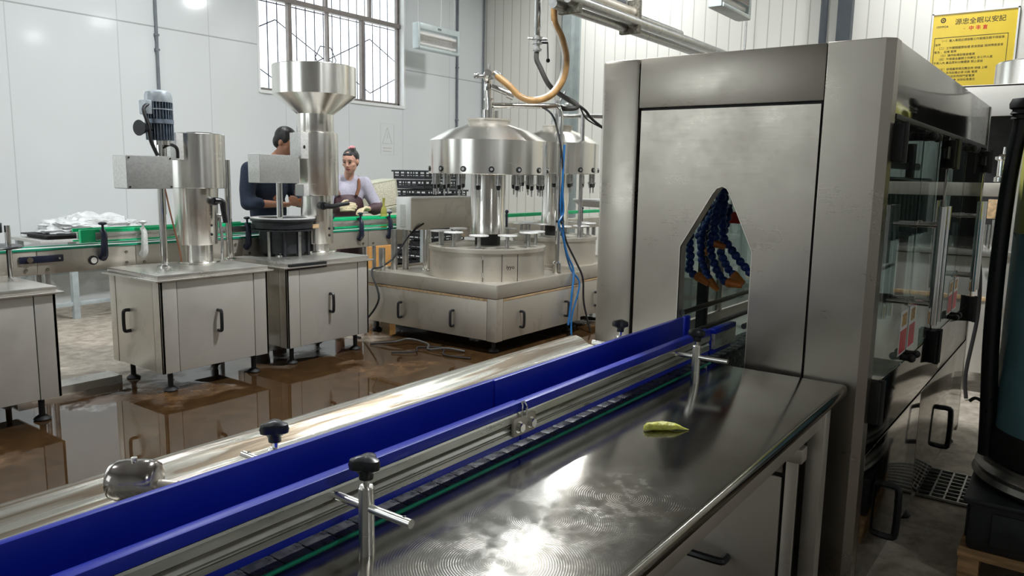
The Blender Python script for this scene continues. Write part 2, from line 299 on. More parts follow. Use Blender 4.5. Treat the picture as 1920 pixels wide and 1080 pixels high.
def floor_mat():
    m, t, b = nt('wet_concrete_floor'); N = t.nodes; L = t.links
    tc = N.new('ShaderNodeTexCoord'); sx = N.new('ShaderNodeSeparateXYZ'); L.new(tc.outputs['Object'], sx.inputs[0])
    nb = N.new('ShaderNodeTexNoise'); nb.inputs['Scale'].default_value = 1.1; nb.inputs['Detail'].default_value = 6; L.new(tc.outputs['Object'], nb.inputs[0])
    nf = N.new('ShaderNodeTexNoise'); nf.inputs['Scale'].default_value = 9; nf.inputs['Detail'].default_value = 9; nf.inputs['Roughness'].default_value = 0.65; L.new(tc.outputs['Object'], nf.inputs[0])
    def math_(op, a, b_=None, c=None, clamp=False):
        n = N.new('ShaderNodeMath'); n.operation = op; n.use_clamp = clamp
        for i, v in enumerate((a, b_, c)):
            if v is None: continue
            if isinstance(v, (int, float)): n.inputs[i].default_value = v
            else: L.new(v, n.inputs[i])
        return n.outputs[0]
    def mr(v, a, b_, c=0.0, d=1.0):
        n = N.new('ShaderNodeMapRange'); L.new(v, n.inputs[0]); n.interpolation_type = 'SMOOTHSTEP'
        for i, q in zip((1, 2, 3, 4), (a, b_, c, d)): n.inputs[i].default_value = q
        return n.outputs[0]
    wob = math_('MULTIPLY_ADD', nb.outputs[0], 2.4, -1.2)
    X = math_('ADD', sx.outputs[0], wob); Y = math_('ADD', sx.outputs[1], wob)
    # the floor mesh has its origin at the world origin
    dry_back = mr(math_('ADD', Y, math_('MULTIPLY', wob, 0.3)), 5.3, 5.9)            # behind the cabinets
    dry_right = math_('MULTIPLY', mr(Y, 1.9, 1.3), mr(X, 2.2, 3.2))
    dry = math_('MAXIMUM', dry_back, dry_right)
    wet = math_('SUBTRACT', 1.0, dry)
    pud = math_('MULTIPLY', wet, mr(nb.outputs[0], 0.40, 0.47))
    c1 = N.new('ShaderNodeMix'); c1.data_type = 'RGBA'; c1.inputs[6].default_value = (0.045, 0.022, 0.008, 1); c1.inputs[7].default_value = (0.125, 0.066, 0.026, 1)
    L.new(mr(nf.outputs[0], 0.35, 0.68), c1.inputs[0])
    c2 = N.new('ShaderNodeMix'); c2.data_type = 'RGBA'; c2.inputs[6].default_value = (0.27, 0.23, 0.18, 1); c2.inputs[7].default_value = (0.46, 0.41, 0.34, 1)
    L.new(mr(nf.outputs[0], 0.35, 0.65), c2.inputs[0])
    c3 = N.new('ShaderNodeMix'); c3.data_type = 'RGBA'; L.new(dry, c3.inputs[0]); L.new(c1.outputs[2], c3.inputs[6]); L.new(c2.outputs[2], c3.inputs[7])
    c4 = N.new('ShaderNodeMix'); c4.data_type = 'RGBA'; L.new(math_('MULTIPLY', pud, 0.75), c4.inputs[0]); L.new(c3.outputs[2], c4.inputs[6]); c4.inputs[7].default_value = (0.032, 0.017, 0.007, 1)
    L.new(c4.outputs[2], b.inputs['Base Color'])
    rw = math_('MULTIPLY_ADD', nf.outputs[0], 0.35, 0.08)
    rd = math_('MULTIPLY_ADD', nf.outputs[0], 0.3, 0.45)
    r1 = N.new('ShaderNodeMix'); r1.data_type = 'FLOAT'; L.new(dry, r1.inputs[0]); L.new(rw, r1.inputs[2]); L.new(rd, r1.inputs[3])
    r2 = N.new('ShaderNodeMix'); r2.data_type = 'FLOAT'; L.new(pud, r2.inputs[0]); L.new(r1.outputs[0], r2.inputs[2]); r2.inputs[3].default_value = 0.025
    L.new(r2.outputs[0], b.inputs['Roughness'])
    b.inputs['Specular IOR Level'].default_value = 0.55
    bp = N.new('ShaderNodeBump'); bp.inputs['Distance'].default_value = 0.012
    L.new(math_('MULTIPLY_ADD', pud, -0.45, 0.5), bp.inputs['Strength'])
    L.new(math_('MULTIPLY', nf.outputs[0], math_('SUBTRACT', 1.0, math_('MULTIPLY', pud, 0.96))), bp.inputs['Height']); L.new(bp.outputs[0], b.inputs['Normal'])
    return m
M['floor'] = floor_mat()

def panel_wall(name, axis, pitch, col, line, lw, rough, zline=None, coat=0.0):
    """sandwich-panel wall with narrow vertical joints every 'pitch' metres and optional horizontal joint"""
    m, t, b = nt(name); N = t.nodes; L = t.links
    tc = N.new('ShaderNodeTexCoord'); sx = N.new('ShaderNodeSeparateXYZ'); L.new(tc.outputs['Object'], sx.inputs[0])
    dv = N.new('ShaderNodeMath'); dv.operation = 'DIVIDE'; dv.inputs[1].default_value = pitch; L.new(sx.outputs[axis], dv.inputs[0])
    fr = N.new('ShaderNodeMath'); fr.operation = 'FRACT'; L.new(dv.outputs[0], fr.inputs[0])
    lt = N.new('ShaderNodeMath'); lt.operation = 'LESS_THAN'; lt.inputs[1].default_value = lw/pitch; L.new(fr.outputs[0], lt.inputs[0])
    last = lt.outputs[0]
    if zline:
        sb = N.new('ShaderNodeMath'); sb.operation = 'SUBTRACT'; sb.inputs[1].default_value = zline; L.new(sx.outputs[2], sb.inputs[0])
        ab = N.new('ShaderNodeMath'); ab.operation = 'ABSOLUTE'; L.new(sb.outputs[0], ab.inputs[0])
        l2 = N.new('ShaderNodeMath'); l2.operation = 'LESS_THAN'; l2.inputs[1].default_value = 0.008; L.new(ab.outputs[0], l2.inputs[0])
        w2 = N.new('ShaderNodeMath'); w2.operation = 'MULTIPLY'; w2.inputs[1].default_value = 0.45; L.new(lt.outputs[0], w2.inputs[0])
        mxx = N.new('ShaderNodeMath'); mxx.operation = 'MAXIMUM'; L.new(w2.outputs[0], mxx.inputs[0]); L.new(l2.outputs[0], mxx.inputs[1]); last = mxx.outputs[0]
    nz = N.new('ShaderNodeTexNoise'); nz.inputs['Scale'].default_value = 0.8; L.new(tc.outputs['Object'], nz.inputs[0])
    mx = N.new('ShaderNodeMix'); mx.data_type = 'RGBA'; L.new(last, mx.inputs[0]); mx.inputs[6].default_value = rgb(col); mx.inputs[7].default_value = rgb(line)
    L.new(mx.outputs[2], b.inputs['Base Color'])
    r = N.new('ShaderNodeMapRange'); r.inputs[3].default_value = rough*0.8; r.inputs[4].default_value = rough*1.2; L.new(nz.outputs[0], r.inputs[0]); L.new(r.outputs[0], b.inputs['Roughness'])
    bp = N.new('ShaderNodeBump'); bp.inputs['Strength'].default_value = 0.6; bp.inputs['Distance'].default_value = 0.006; bp.invert = True
    L.new(last, bp.inputs['Height']); L.new(bp.outputs[0], b.inputs['Normal'])
    b.inputs['Coat Weight'].default_value = coat; b.inputs['Coat Roughness'].default_value = 0.05
    return m
M['wall_left'] = panel_wall('glossy_white_panel_wall', 0, 1.15, (0.70, 0.73, 0.735), (0.42, 0.44, 0.44), 0.012, 0.09, 3.215)
M['wall_right'] = panel_wall('ribbed_cream_panel_wall', 1, 0.19, (0.80, 0.785, 0.72), (0.52, 0.51, 0.46), 0.014, 0.45)
M['wall_plain'] = panel_wall('plain_panel_wall', 0, 1.15, (0.55, 0.56, 0.55), (0.3, 0.3, 0.3), 0.012, 0.4)
M['ceiling'] = mat('ceiling_sheet', (0.50, 0.50, 0.49), 0.6, nscale=2, namt=0.05)

# ------------------------------------------------------------------ mesh helpers
class MB:
    def __init__(s): s.bm = bmesh.new()
    def box(s, x0, x1, y0, y1, z0, z1, bev=0.0, rot=None, piv=None):
        r = bmesh.ops.create_cube(s.bm, size=1.0)
        vs = r['verts']
        for v in vs: v.co = Vector(((x0+x1)/2 + v.co.x*(x1-x0), (y0+y1)/2 + v.co.y*(y1-y0), (z0+z1)/2 + v.co.z*(z1-z0)))
        if bev > 0:
            es = set(e for v in vs for e in v.link_edges)
            br = bmesh.ops.bevel(s.bm, geom=list(es), offset=bev, segments=2, profile=0.6, affect='EDGES')
            vs = list(set(br['verts']) | set(v for v in vs if v.is_valid))
        if rot is not None:
            piv = Vector(piv) if piv else Vector(((x0+x1)/2, (y0+y1)/2, (z0+z1)/2))
            bmesh.ops.rotate(s.bm, verts=vs, cent=piv, matrix=rot)
        return s
    def cyl(s, p0, p1, r0, r1=None, seg=24, cap=True):
        r1 = r0 if r1 is None else r1
        p0 = Vector(p0); p1 = Vector(p1); d = p1-p0
        q = d.to_track_quat('Z', 'Y').to_matrix().to_4x4(); q.translation = (p0+p1)/2
        bmesh.ops.create_cone(s.bm, cap_ends=cap, segments=seg, radius1=r0, radius2=r1, depth=d.length, matrix=q)
        return s
    def sph(s, c, r, sc_=(1, 1, 1), u=16, v=10, rot=None):
        m = Matrix.Translation(Vector(c)) @ (rot.to_4x4() if rot else Matrix()) @ Matrix.Diagonal((sc_[0], sc_[1], sc_[2], 1))
        bmesh.ops.create_uvsphere(s.bm, u_segments=u, v_segments=v, radius=r, matrix=m)
        return s
    def lathe(s, prof, c=(0, 0), seg=48, axis=None, a0=0, a1=2*PI):
        """prof: list of (radius, z); revolved round the vertical through c"""
        rings = []
        full = abs(a1-a0-2*PI) < 1e-6
        n = seg if full else seg+1
        for r, z in prof:
            ring = []
            for i in range(n):
                a = a0 + (a1-a0)*i/seg
                ring.append(s.bm.verts.new((c[0]+r*math.cos(a), c[1]+r*math.sin(a), z)))
            rings.append(ring)
        for a, b in zip(rings[:-1], rings[1:]):
            for i in range(seg):
                j = (i+1) % n
                try: s.bm.faces.new((a[i], a[j], b[j], b[i]))
                except ValueError: pass
        if full:
            for ring, rr in ((rings[0], prof[0][0]), (rings[-1], prof[-1][0])):
                if rr > 1e-4 and prof[0] != prof[-1]:
                    try: s.bm.faces.new(ring)
                    except ValueError: pass
        if prof[0] == prof[-1]: pass
        return s
    def tube(s, pts, r, seg=10, smooth=6, cap=True):
        P = [Vector(p) for p in pts]
        if smooth and len(P) > 2: P = catmull(P, smooth)
        T = []
        for i in range(len(P)):
            a = P[max(0, i-1)]; b = P[min(len(P)-1, i+1)]; T.append((b-a).normalized())
        up = Vector((0, 0, 1)) if abs(T[0].z) < 0.9 else Vector((1, 0, 0))
        n = T[0].cross(up).normalized(); rings = []
        for i, p in enumerate(P):
            n = (n - T[i]*n.dot(T[i])).normalized(); bb = T[i].cross(n)
            rr = r(i/(len(P)-1)) if callable(r) else r
            rings.append([s.bm.verts.new(p + (n*math.cos(2*PI*k/seg) + bb*math.sin(2*PI*k/seg))*rr) for k in range(seg)])
        for a, b in zip(rings[:-1], rings[1:]):
            for i in range(seg): s.bm.faces.new((a[i], a[(i+1) % seg], b[(i+1) % seg], b[i]))
        if cap:
            s.bm.faces.new(rings[0]); s.bm.faces.new(rings[-1])
        return s
    def prism(s, poly, axis, a, b):
        """poly: 2D outline in the two remaining axes (in x,y,z order); extruded from a to b along axis"""
        def mk(u, v, t):
            return {'x': (t, u, v), 'y': (u, t, v), 'z': (u, v, t)}[axis]
        A = [s.bm.verts.new(mk(u, v, a)) for u, v in poly]; B = [s.bm.verts.new(mk(u, v, b)) for u, v in poly]
        n = len(poly)
        s.bm.faces.new(A); s.bm.faces.new(list(reversed(B)))
        for i in range(n): s.bm.faces.new((A[i], B[i], B[(i+1) % n], A[(i+1) % n]))
        return s
    def build(s, name, m, parent=None, smooth=True, bevel=0.0, label=None, origin=None, sharp=40, **tags):
        bm = s.bm
        bmesh.ops.recalc_face_normals(bm, faces=bm.faces)
        off = Vector((0, 0, 0))
        if parent is None:
            if origin is not None: off = Vector(origin)
            elif bm.verts:
                xs = [v.co.x for v in bm.verts]; ys = [v.co.y for v in bm.verts]; zs = [v.co.z for v in bm.verts]
                off = Vector(((min(xs)+max(xs))/2, (min(ys)+max(ys))/2, min(zs)))
        else:
            p = parent
            while p is not None: off = off + p.location; p = p.parent
        c = Vector((0, 0, 0))
        if parent is not None and bm.verts:      # each part keeps its origin at its own centre
            xs = [v.co.x for v in bm.verts]; ys = [v.co.y for v in bm.verts]; zs = [v.co.z for v in bm.verts]
            c = Vector(((min(xs)+max(xs))/2, (min(ys)+max(ys))/2, (min(zs)+max(zs))/2)) - off
        bmesh.ops.translate(bm, verts=bm.verts, vec=-(off+c))
        me = bpy.data.meshes.new(name); bm.to_mesh(me); bm.free()
        if smooth:
            for p_ in me.polygons: p_.use_smooth = True
            me.set_sharp_from_angle(angle=R(sharp))
        o = bpy.data.objects.new(name, me); COL.objects.link(o)
        me.materials.append(M[m] if isinstance(m, str) else m)
        if parent is None: o.location = off
        else: o.parent = parent; o.location = c
        if bevel:
            bv = o.modifiers.new('bevel', 'BEVEL'); bv.width = bevel; bv.segments = 2; bv.limit_method = 'ANGLE'; bv.angle_limit = R(50)
        if label: o['label'] = label
        for k, v in tags.items(): o[k] = v
        return o
def catmull(P, k):
    out = []
    for i in range(len(P)-1):
        p0 = P[max(0, i-1)]; p1 = P[i]; p2 = P[i+1]; p3 = P[min(len(P)-1, i+2)]
        for j in range(k):
            t = j/k
            out.append(0.5*((2*p1) + (p2-p0)*t + (2*p0-5*p1+4*p2-p3)*t*t + (3*p1-p0-3*p2+p3)*t*t*t))
    out.append(P[-1]); return out

def thing(name, loc, label, cat, group=None, rz=0):
    o = bpy.data.objects.new(name, None); COL.objects.link(o); o.location = loc; o.rotation_euler = (0, 0, rz)
    o.empty_display_size = 0.1
    o['label'] = label; o['category'] = cat
    if group: o['group'] = group
    return o
def struct(o): o['kind'] = 'structure'; return o
def tag(o, label, cat, group=None, kind=None):
    o['label'] = label; o['category'] = cat
    if group: o['group'] = group
    if kind: o['kind'] = kind
    return o
def copy_tree(o, parent=None):
    c = o.copy(); COL.objects.link(c); c.parent = parent
    for ch in o.children: copy_tree(ch, c)
    return c
def text_mesh(body, size, align='LEFT', bold=0.0):
    """returns bmesh of flat text in the XY plane"""
    cu = bpy.data.curves.new('lettering', 'FONT'); cu.body = body; cu.size = size; cu.align_x = align; cu.offset = bold; cu.resolution_u = 2
    o = bpy.data.objects.new('lettering', cu); COL.objects.link(o)
    dg = bpy.context.evaluated_depsgraph_get(); dg.update()
    me = bpy.data.meshes.new_from_object(o.evaluated_get(dg))
    bm = bmesh.new(); bm.from_mesh(me)
    COL.objects.unlink(o); bpy.data.objects.remove(o); bpy.data.meshes.remove(me)
    return bm
def add_text(mb, body, size, pos, ux, uy, align='LEFT', bold=0.0):
    bm = text_mesh(body, size, align, bold)
    ux = Vector(ux); uy = Vector(uy); pos = Vector(pos)
    mp = {}
    for v in bm.verts: mp[v] = mb.bm.verts.new(pos + ux*v.co.x + uy*v.co.y)
    for f in bm.faces:
        try: mb.bm.faces.new([mp[v] for v in f.verts])
        except ValueError: pass
    bm.free()

# ------------------------------------------------------------------ room
X0, X1, Y0, Y1, ZC = -5.0, 11.3, -9.0, 9.0, 6.0
m = MB(); m.box(X0-0.3, X1+0.3, Y0-0.3, Y1+0.3, -0.2, 0.0); struct(m.build('floor', 'floor', origin=(0, 0, 0), smooth=False))
m = MB(); m.box(X0-0.3, X1+0.3, Y0-0.3, Y1+0.3, ZC, ZC+0.15); struct(m.build('ceiling', 'ceiling', smooth=False))
W1 = (6.48, 9.24, 2.62, 4.90)
W2 = (-2.5, 1.5, 1.6, 4.2)
T = 0.2
m = MB()
m.box(X0-0.3, W2[0], Y1, Y1+T, 0, ZC); m.box(W2[0], W2[1], Y1, Y1+T, 0, W2[2]); m.box(W2[0], W2[1], Y1, Y1+T, W2[3], ZC)
m.box(W2[1], W1[0], Y1, Y1+T, 0, ZC); m.box(W1[0], W1[1], Y1, Y1+T, 0, W1[2]); m.box(W1[0], W1[1], Y1, Y1+T, W1[3], ZC)
m.box(W1[1], X1+0.3, Y1, Y1+T, 0, ZC)
struct(m.build('wall_left', 'wall_left', origin=(0, 0, 0), smooth=False))
m = MB(); m.box(X1, X1+T, Y0-0.3, Y1, 0, ZC); struct(m.build('wall_right', 'wall_right', origin=(0, 0, 0), smooth=False))
m = MB(); m.box(X0, X1, Y0-T, Y0, 0, ZC); struct(m.build('wall_front', 'wall_plain', origin=(0, 0, 0), smooth=False))
m = MB(); m.box(X0-T, X0, Y0, 3.0, 0, ZC); m.box(X0-T, X0, 7.0, Y1, 0, ZC); m.box(X0-T, X0, 3, 7, 0, 1.6); m.box(X0-T, X0, 3, 7, 4.2, ZC)
struct(m.build('wall_back', 'wall_plain', origin=(0, 0, 0), smooth=False))

def window(name, x0, x1, z0, z1, zt, mull, top_mull, y=Y1, grill=True):
    o = bpy.data.objects.new(name, None); COL.objects.link(o); o.location = ((x0+x1)/2, y, z0); struct(o)
    r = MB()   # white reveal
    r.box(x0-0.02, x0+0.015, y-0.012, y+T, z0-0.02, z1+0.02); r.box(x1-0.015, x1+0.02, y-0.012, y+T, z0-0.02, z1+0.02)
    r.box(x0, x1, y-0.02, y+T, z0-0.03, z0+0.012); r.box(x0, x1, y-0.012, y+T, z1-0.012, z1+0.02)
    r.build('reveal', 'white', o, smooth=False)
    f = MB(); t = 0.045; yf0, yf1 = y+0.09, y+0.15
    f.box(x0+0.015, x0+0.015+t, yf0, yf1, z0+0.012, z1-0.012); f.box(x1-0.015-t, x1-0.015, yf0, yf1, z0+0.012, z1-0.012)
    f.box(x0+0.015, x1-0.015, yf0, yf1, z0+0.012, z0+0.012+t); f.box(x0+0.015, x1-0.015, yf0, yf1, z1-0.012-t, z1-0.012)
    f.box(x0+0.015, x1-0.015, yf0-0.03, yf1, zt-0.035, zt+0.035)
    f.build('window_frame', 'winframe', o, bevel=0.004)
    for i, (mx_, wd) in enumerate(mull):
        g = MB(); g.box(mx_-wd/2, mx_+wd/2, yf0-0.02, yf1-0.01, z0+0.03, zt-0.03); g.box(mx_+wd/2, mx_+wd/2+0.02, yf0+0.0, yf1, z0+0.03, zt-0.03)
        g.build('mullion', 'winframe', o, bevel=0.003)
    for mx_ in top_mull:
        g = MB(); g.box(mx_-0.02, mx_+0.02, yf0, yf1, zt+0.03, z1-0.03); g.build('mullion', 'winframe', o, bevel=0.003)
    p = MB(); p.box(x0+0.04, x1-0.04, y+0.118, y+0.124, z0+0.04, z1-0.04); p.build('pane', 'glass', o, smooth=False)
    if grill:
        g = MB(); yg = y+0.36; nx = 22
        for i in range(nx+1):
            gx = x0-0.25 + (x1-x0+0.9)*i/nx
            g.cyl((gx, yg, z0-0.25), (gx, yg, z1+0.3), 0.0085, seg=6)
        def ln(a, b): g.cyl((a[0], yg, a[1]), (b[0], yg, b[1]), 0.009, seg=6)
        # diamond ornaments
        zc = z0+0.62
        for cx, h in ((x0+0.55, 0.42), (x0+2.35, 0.42)):
            ln((cx-0.85, zc), (cx, zc+h)); ln((cx, zc+h), (cx+0.85, zc)); ln((cx+0.85, zc), (cx, zc-h)); ln((cx, zc-h), (cx-0.85, zc))
        cx = x0+1.45
        for q in range(6):
            a = PI/3*q; b_ = PI/3*(q+1); ln((cx+0.2*math.cos(a), zc+0.2*math.sin(a)), (cx+0.2*math.cos(b_), zc+0.2*math.sin(b_)))
        for zz in (z0-0.2, z0+1.26): ln((x0-0.25, zz), (x1+0.65, zz))
        g.build('security_grill', 'grill', o)
    return o
window('window_1', *W1, 3.885, [(7.06, 0.055), (7.74, 0.03), (8.42, 0.05)], [7.74, 8.6])
window('added_window_2', *W2, 3.4, [(-1.2, 0.05), (0.3, 0.05)], [-0.5], grill=False)  # unseen window, added to bring daylight in from the left
o = window('added_window_3', -2.0, 2.0, 1.6, 4.2, 3.4, [(0, 0.05)], [0], y=0, grill=False)  # unseen window behind the camera, added for more daylight
o.location = (X0, 5.0, 1.6); o.rotation_euler = (0, 0, R(90))

# columns and downpipes against the ribbed wall
m = MB(); m.box(X1-0.16, X1+0.0, 7.02, 7.20, 0, ZC); m.box(X1-0.05, X1, 6.93, 7.29, 0, ZC); struct(m.build('trim_1', 'post', smooth=False))
m = MB(); m.cyl((X1-0.09, 3.02, 0), (X1-0.09, 3.02, ZC), 0.05); struct(m.build('trim_2', 'post_dark'))
m = MB(); m.box(X1-0.13, X1, 2.66, 2.84, 0, ZC); struct(m.build('trim_3', 'post_dark', smooth=False))
# conduits on the glossy wall
m = MB(); m.cyl((5.055, 8.975, 1.0), (5.055, 8.975, ZC), 0.018, seg=12)
for z in (1.6, 2.3, 2.95, 3.12): m.box(5.03, 5.08, 8.955, 9.0, z-0.012, z+0.012)
tag(m.build('wall_conduit', 'pvc'), 'thin grey vertical conduit on the glossy white wall, above the grey motor', 'conduit', None)
m = MB(); m.cyl((10.54, 8.975, 0.6), (10.54, 8.975, ZC), 0.02, seg=12)
for z in (1.6, 2.5, 3.4): m.box(10.515, 10.565, 8.955, 9.0, z-0.012, z+0.012)
tag(m.build('wall_conduit', 'pvc'), 'thin dark vertical conduit on the white wall right of the hanging fly zapper', 'conduit', None)
m = MB(); m.tube([(11.25, 8.96, 0.8), (11.25, 8.96, 2.4), (11.25, 8.96, 3.3), (11.26, 8.96, 3.35), (11.26, 8.96, ZC)], 0.014, 8, 2)
tag(m.build('wall_cable', 'pvc'), 'grey cable running up the far corner where the white walls meet', 'cable', None)

# high bay lamps and the added fill lamps
for i, (lx, ly, watt) in enumerate(LAMPS):
    t = thing('high_bay_and_fill_lamp', (lx, ly, LAMP_Z), 'round lamp under the ceiling, from four high bay lamps and four added fill lamps', 'lamp', 'high bay lamps under the ceiling')
    m = MB(); m.lathe([(0.05, LAMP_Z+0.25), (0.12, LAMP_Z+0.22), (0.24, LAMP_Z+0.06), (0.25, LAMP_Z), (0.235, LAMP_Z), (0.22, LAMP_Z+0.05), (0.11, LAMP_Z+0.2), (0.05, LAMP_Z+0.22)], (lx, ly), 32); m.build('shade', 'zcap', t)
    m = MB(); m.cyl((lx, ly, LAMP_Z+0.2), (lx, ly, ZC), 0.008, seg=8); m.build('cord', 'cable', t)
    m = MB(); m.cyl((lx, ly, LAMP_Z+0.03), (lx, ly, LAMP_Z+0.05), 0.215); m.build('diffuser', 'lampglow', t)
    area('high_bay_and_fill_light', (lx, ly, LAMP_Z+0.02), (0, 0, 0), 0.42, 0, watt, (0.96, 0.985, 1.0), 'DISK')

# ------------------------------------------------------------------ shared small parts
def u_handle(cx, cy, cz, h, facing, mat_='black', horizontal=False, w=0.025, d=0.045):
    """black pull handle; facing '-y' or '-x'; returns MB"""
    g = MB(); k = h/2
    def P(a, o_, z):            # a along panel, o_ out from panel, z
        if facing == '-y': return (cx+a, cy-o_, cz+z)
        return (cx-o_, cy+a, cz+z)
    if horizontal: pts = [P(-k, 0, 0), P(-k, d*0.75, 0), P(-k+0.02, d, 0), P(k-0.02, d, 0), P(k, d*0.75, 0), P(k, 0, 0)]
    else: pts = [P(0, 0, -k), P(0, d*0.75, -k), P(0, d, -k+0.022), P(0, d, k-0.022), P(0, d*0.75, k), P(0, 0, k)]
    g.tube(pts, w/2, 8, 3)
    return g
def foot(parent, x, y, h, m1='black_matte', m2='steel_dirty'):
    g = MB(); g.cyl((x, y, 0.03), (x, y, h), 0.018, seg=12); g.lathe([(0.045, 0.0), (0.05, 0.008), (0.045, 0.016), (0.022, 0.032), (0.0, 0.034)], (x, y), 20)
    return g.build('foot', m1, parent)

def cabinet_base(t, x0, x1, y0, y1, z0, z1, left_door=True, right_side=False):
    """stainless machine cabinet: body, doors with handles, corner seams, feet and a lipped worktop"""
    g = MB(); g.box(x0+0.012, x1-0.012, y0+0.012, y1, z0, z1); g.build('cabinet_body', 'black_matte', t, smooth=False)
    # corner posts and fixed strips
    fw = 0.12
    for a, b in ((x0, x0+fw), (x1-fw, x1)):
        g = MB(); g.box(a, b, y0, y0+0.02, z0, z1, 0.003); g.build('front_strip', 'steel_bright', t)
    g = MB(); g.box(x0+fw+0.005, x1-fw-0.005, y0+0.002, y0+0.02, z0+0.003, z1-0.003, 0.003); d = g.build('door', 'steel_bright', t)
    u_handle((x0+x1)/2, y0+0.002, z0+0.325, 0.15, '-y').build('handle', 'black', d)
    g = MB(); g.box(x0, x0+0.02, y0, y0+0.10, z0, z1, 0.003); g.build('side_strip', 'steel_dirty', t)
    g = MB(); g.box(x0, x0+0.02, y1-0.08, y1, z0, z1, 0.003); g.build('side_strip', 'steel_dirty', t)
    g = MB(); g.box(x0+0.002, x0+0.02, y0+0.106, y1-0.085, z0+0.003, z1-0.003, 0.003); d = g.build('side_door', 'steel_dirty', t)
    if left_door: u_handle(x0+0.002, (y0+y1)/2+0.08, z0+0.33, 0.15, '-x').build('handle', 'black', d)
    g = MB(); g.box(x1-0.02, x1, y0, y1, z0, z1, 0.003); g.build('side_panel', 'steel_dirty', t)
    g = MB(); g.box(x0-0.04, x1+0.04, y0-0.03, y1+0.03, z1, z1+0.012, 0.003); g.box(x0-0.01, x1+0.01, y0-0.0, y1, z1+0.012, z1+0.045, 0.006)
    g.build('worktop', 'steel', t)
    for fx in (x0+0.09, x1-0.09):
        for fy in (y0+0.08, y1-0.1): foot(t, fx, fy, z0+0.01)

ZT = 0.835
# ------------------------------------------------------------------ leftmost machine
t = thing('labelling_machine', (1.5, 5.3, 0), 'stainless cabinet machine cut by the left edge, black discs standing on its worktop', 'machine')
cabinet_base(t, 1.15, 2.065, 4.95, 5.64, 0.145, 0.79, left_door=False)
for (px_, py_, h) in ((2.035, 5.50, 0.34), (1.93, 5.58, 0.30)):
    g = MB(); g.cyl((px_, py_, ZT), (px_, py_, ZT+h), 0.017, seg=16); g.build('post', 'chrome', t)
g = MB(); g.lathe([(0.0, 1.035), (0.20, 1.035), (0.205, 1.043), (0.20, 1.05), (0.0, 1.05)], (1.90, 5.5), 40); g.build('disc', 'black', t)
g = MB(); g.lathe([(0.0, 1.13), (0.09, 1.13), (0.09, 1.19), (0.05, 1.20), (0.05, 1.25), (0.0, 1.25)], (1.93, 5.55), 24); g.build('roller_head', 'black', t)
g = MB(); g.lathe([(0.10, ZT), (0.10, 1.03), (0.07, 1.03)], (1.84, 5.5), 30); g.build('drive_housing', 'crate', t)

# ------------------------------------------------------------------ capping machine (grey motor)
t = thing('capping_machine', (3.15, 5.3, 0), 'stainless cabinet with a steel drum column, control box and grey finned motor', 'machine')
cabinet_base(t, 2.725, 3.585, 4.95, 5.64, 0.145, 0.79)
cx, cy = 3.335, 5.47
g = MB(); g.lathe([(0.0, ZT), (0.16, ZT), (0.165, ZT+0.008), (0.16, ZT+0.016), (0.11, ZT+0.018), (0.11, 0.985), (0, 0.985)], (cx, cy)); g.build('column_foot', 'steel_round', t)
g = MB(); g.lathe([(0.0, 0.98), (0.145, 0.98), (0.148, 0.985), (0.165, 1.41), (0, 1.41)], (cx, cy)); col = g.build('column', 'steel_round', t)
for z in (1.06, 1.13):
    g = MB(); g.sph((cx+0.03, cy-0.148, z), 0.011); g.build('screw_hole', 'black', col)
g = MB(); g.lathe([(0.15, 1.41), (0.195, 1.41), (0.2, 1.414), (0.2, 1.815), (0.195, 1.82), (0.0, 1.82)], (cx+0.03, cy)); dr = g.build('drum', 'steel_round', t)
g = MB(); g.box(cx-0.20, cx-0.14, cy-0.10, cy+0.10, 1.62, 1.815, 0.004); g.build('drum_flange', 'boxlight', t)
g = MB(); g.box(cx-0.02, cx+0.12, cy-0.06, cy+0.06, 1.82, 1.832, 0.003); g.build('hatch', 'black', dr)
g = MB(); g.cyl((cx+0.04, cy-0.13, 1.31), (cx+0.035, cy-0.20, 1.315), 0.03, seg=18); g.tube([(cx+0.04, cy-0.19, 1.32), (cx+0.09, cy-0.205, 1.31), (cx+0.10, cy-0.205, 1.25), (cx+0.115, cy-0.205, 1.15)], lambda u: 0.026-0.008*u, 10, 5)
g.build('clamp_lever', 'black', t)
g = MB(); g.tube([(cx+0.13, cy-0.1, 1.20), (cx+0.13, cy-0.13, 1.0), (cx+0.14, cy-0.10, ZT+0.02)], 0.012, 8, 3); g.sph((cx+0.13, cy-0.1, 1.20), 0.018); g.build('adjusting_rod', 'galv', t)
for (a, b, h) in ((2.985, 5.34, 1.41), (3.598, 5.45, 1.63)):
    xx, yy = a, b
    g = MB(); g.cyl((xx, yy, ZT), (xx, yy, h), 0.026, seg=20); g.lathe([(0.05, ZT), (0.05, ZT+0.012), (0.028, ZT+0.02)], (xx, yy), 24); g.build('post', 'chrome', t)
g = MB(); g.box(2.70, 3.03, 5.25, 5.44, 1.41, 1.64, 0.006); bx = g.build('control_box', 'boxgrey', t)
g = MB(); g.box(2.697, 2.7005, 5.255, 5.435, 1.415, 1.635); g.build('side_cover', 'boxlight', bx)
for sx_ in (2.715, 3.015):
    for sz_ in (1.425, 1.625):
        g = MB(); g.cyl((sx_, 5.25, sz_), (sx_, 5.245, sz_), 0.006, seg=10); g.build('screw', 'black', bx)
mx_, my_ = 3.01, 5.36
g = MB(); g.cyl((mx_, my_, 1.64), (mx_, my_, 1.76), 0.04, seg=20); g.cyl((mx_, my_, 1.72), (mx_, my_, 1.75), 0.07, seg=24); g.build('motor_stand', 'chrome', t)
g = MB(); g.cyl((mx_, my_, 1.75), (mx_, my_, 2.02), 0.068, seg=28); g.cyl((mx_, my_, 1.87), (mx_, my_, 1.90), 0.096, seg=28); mo = g.build('motor', 'motor', t)
g = MB()
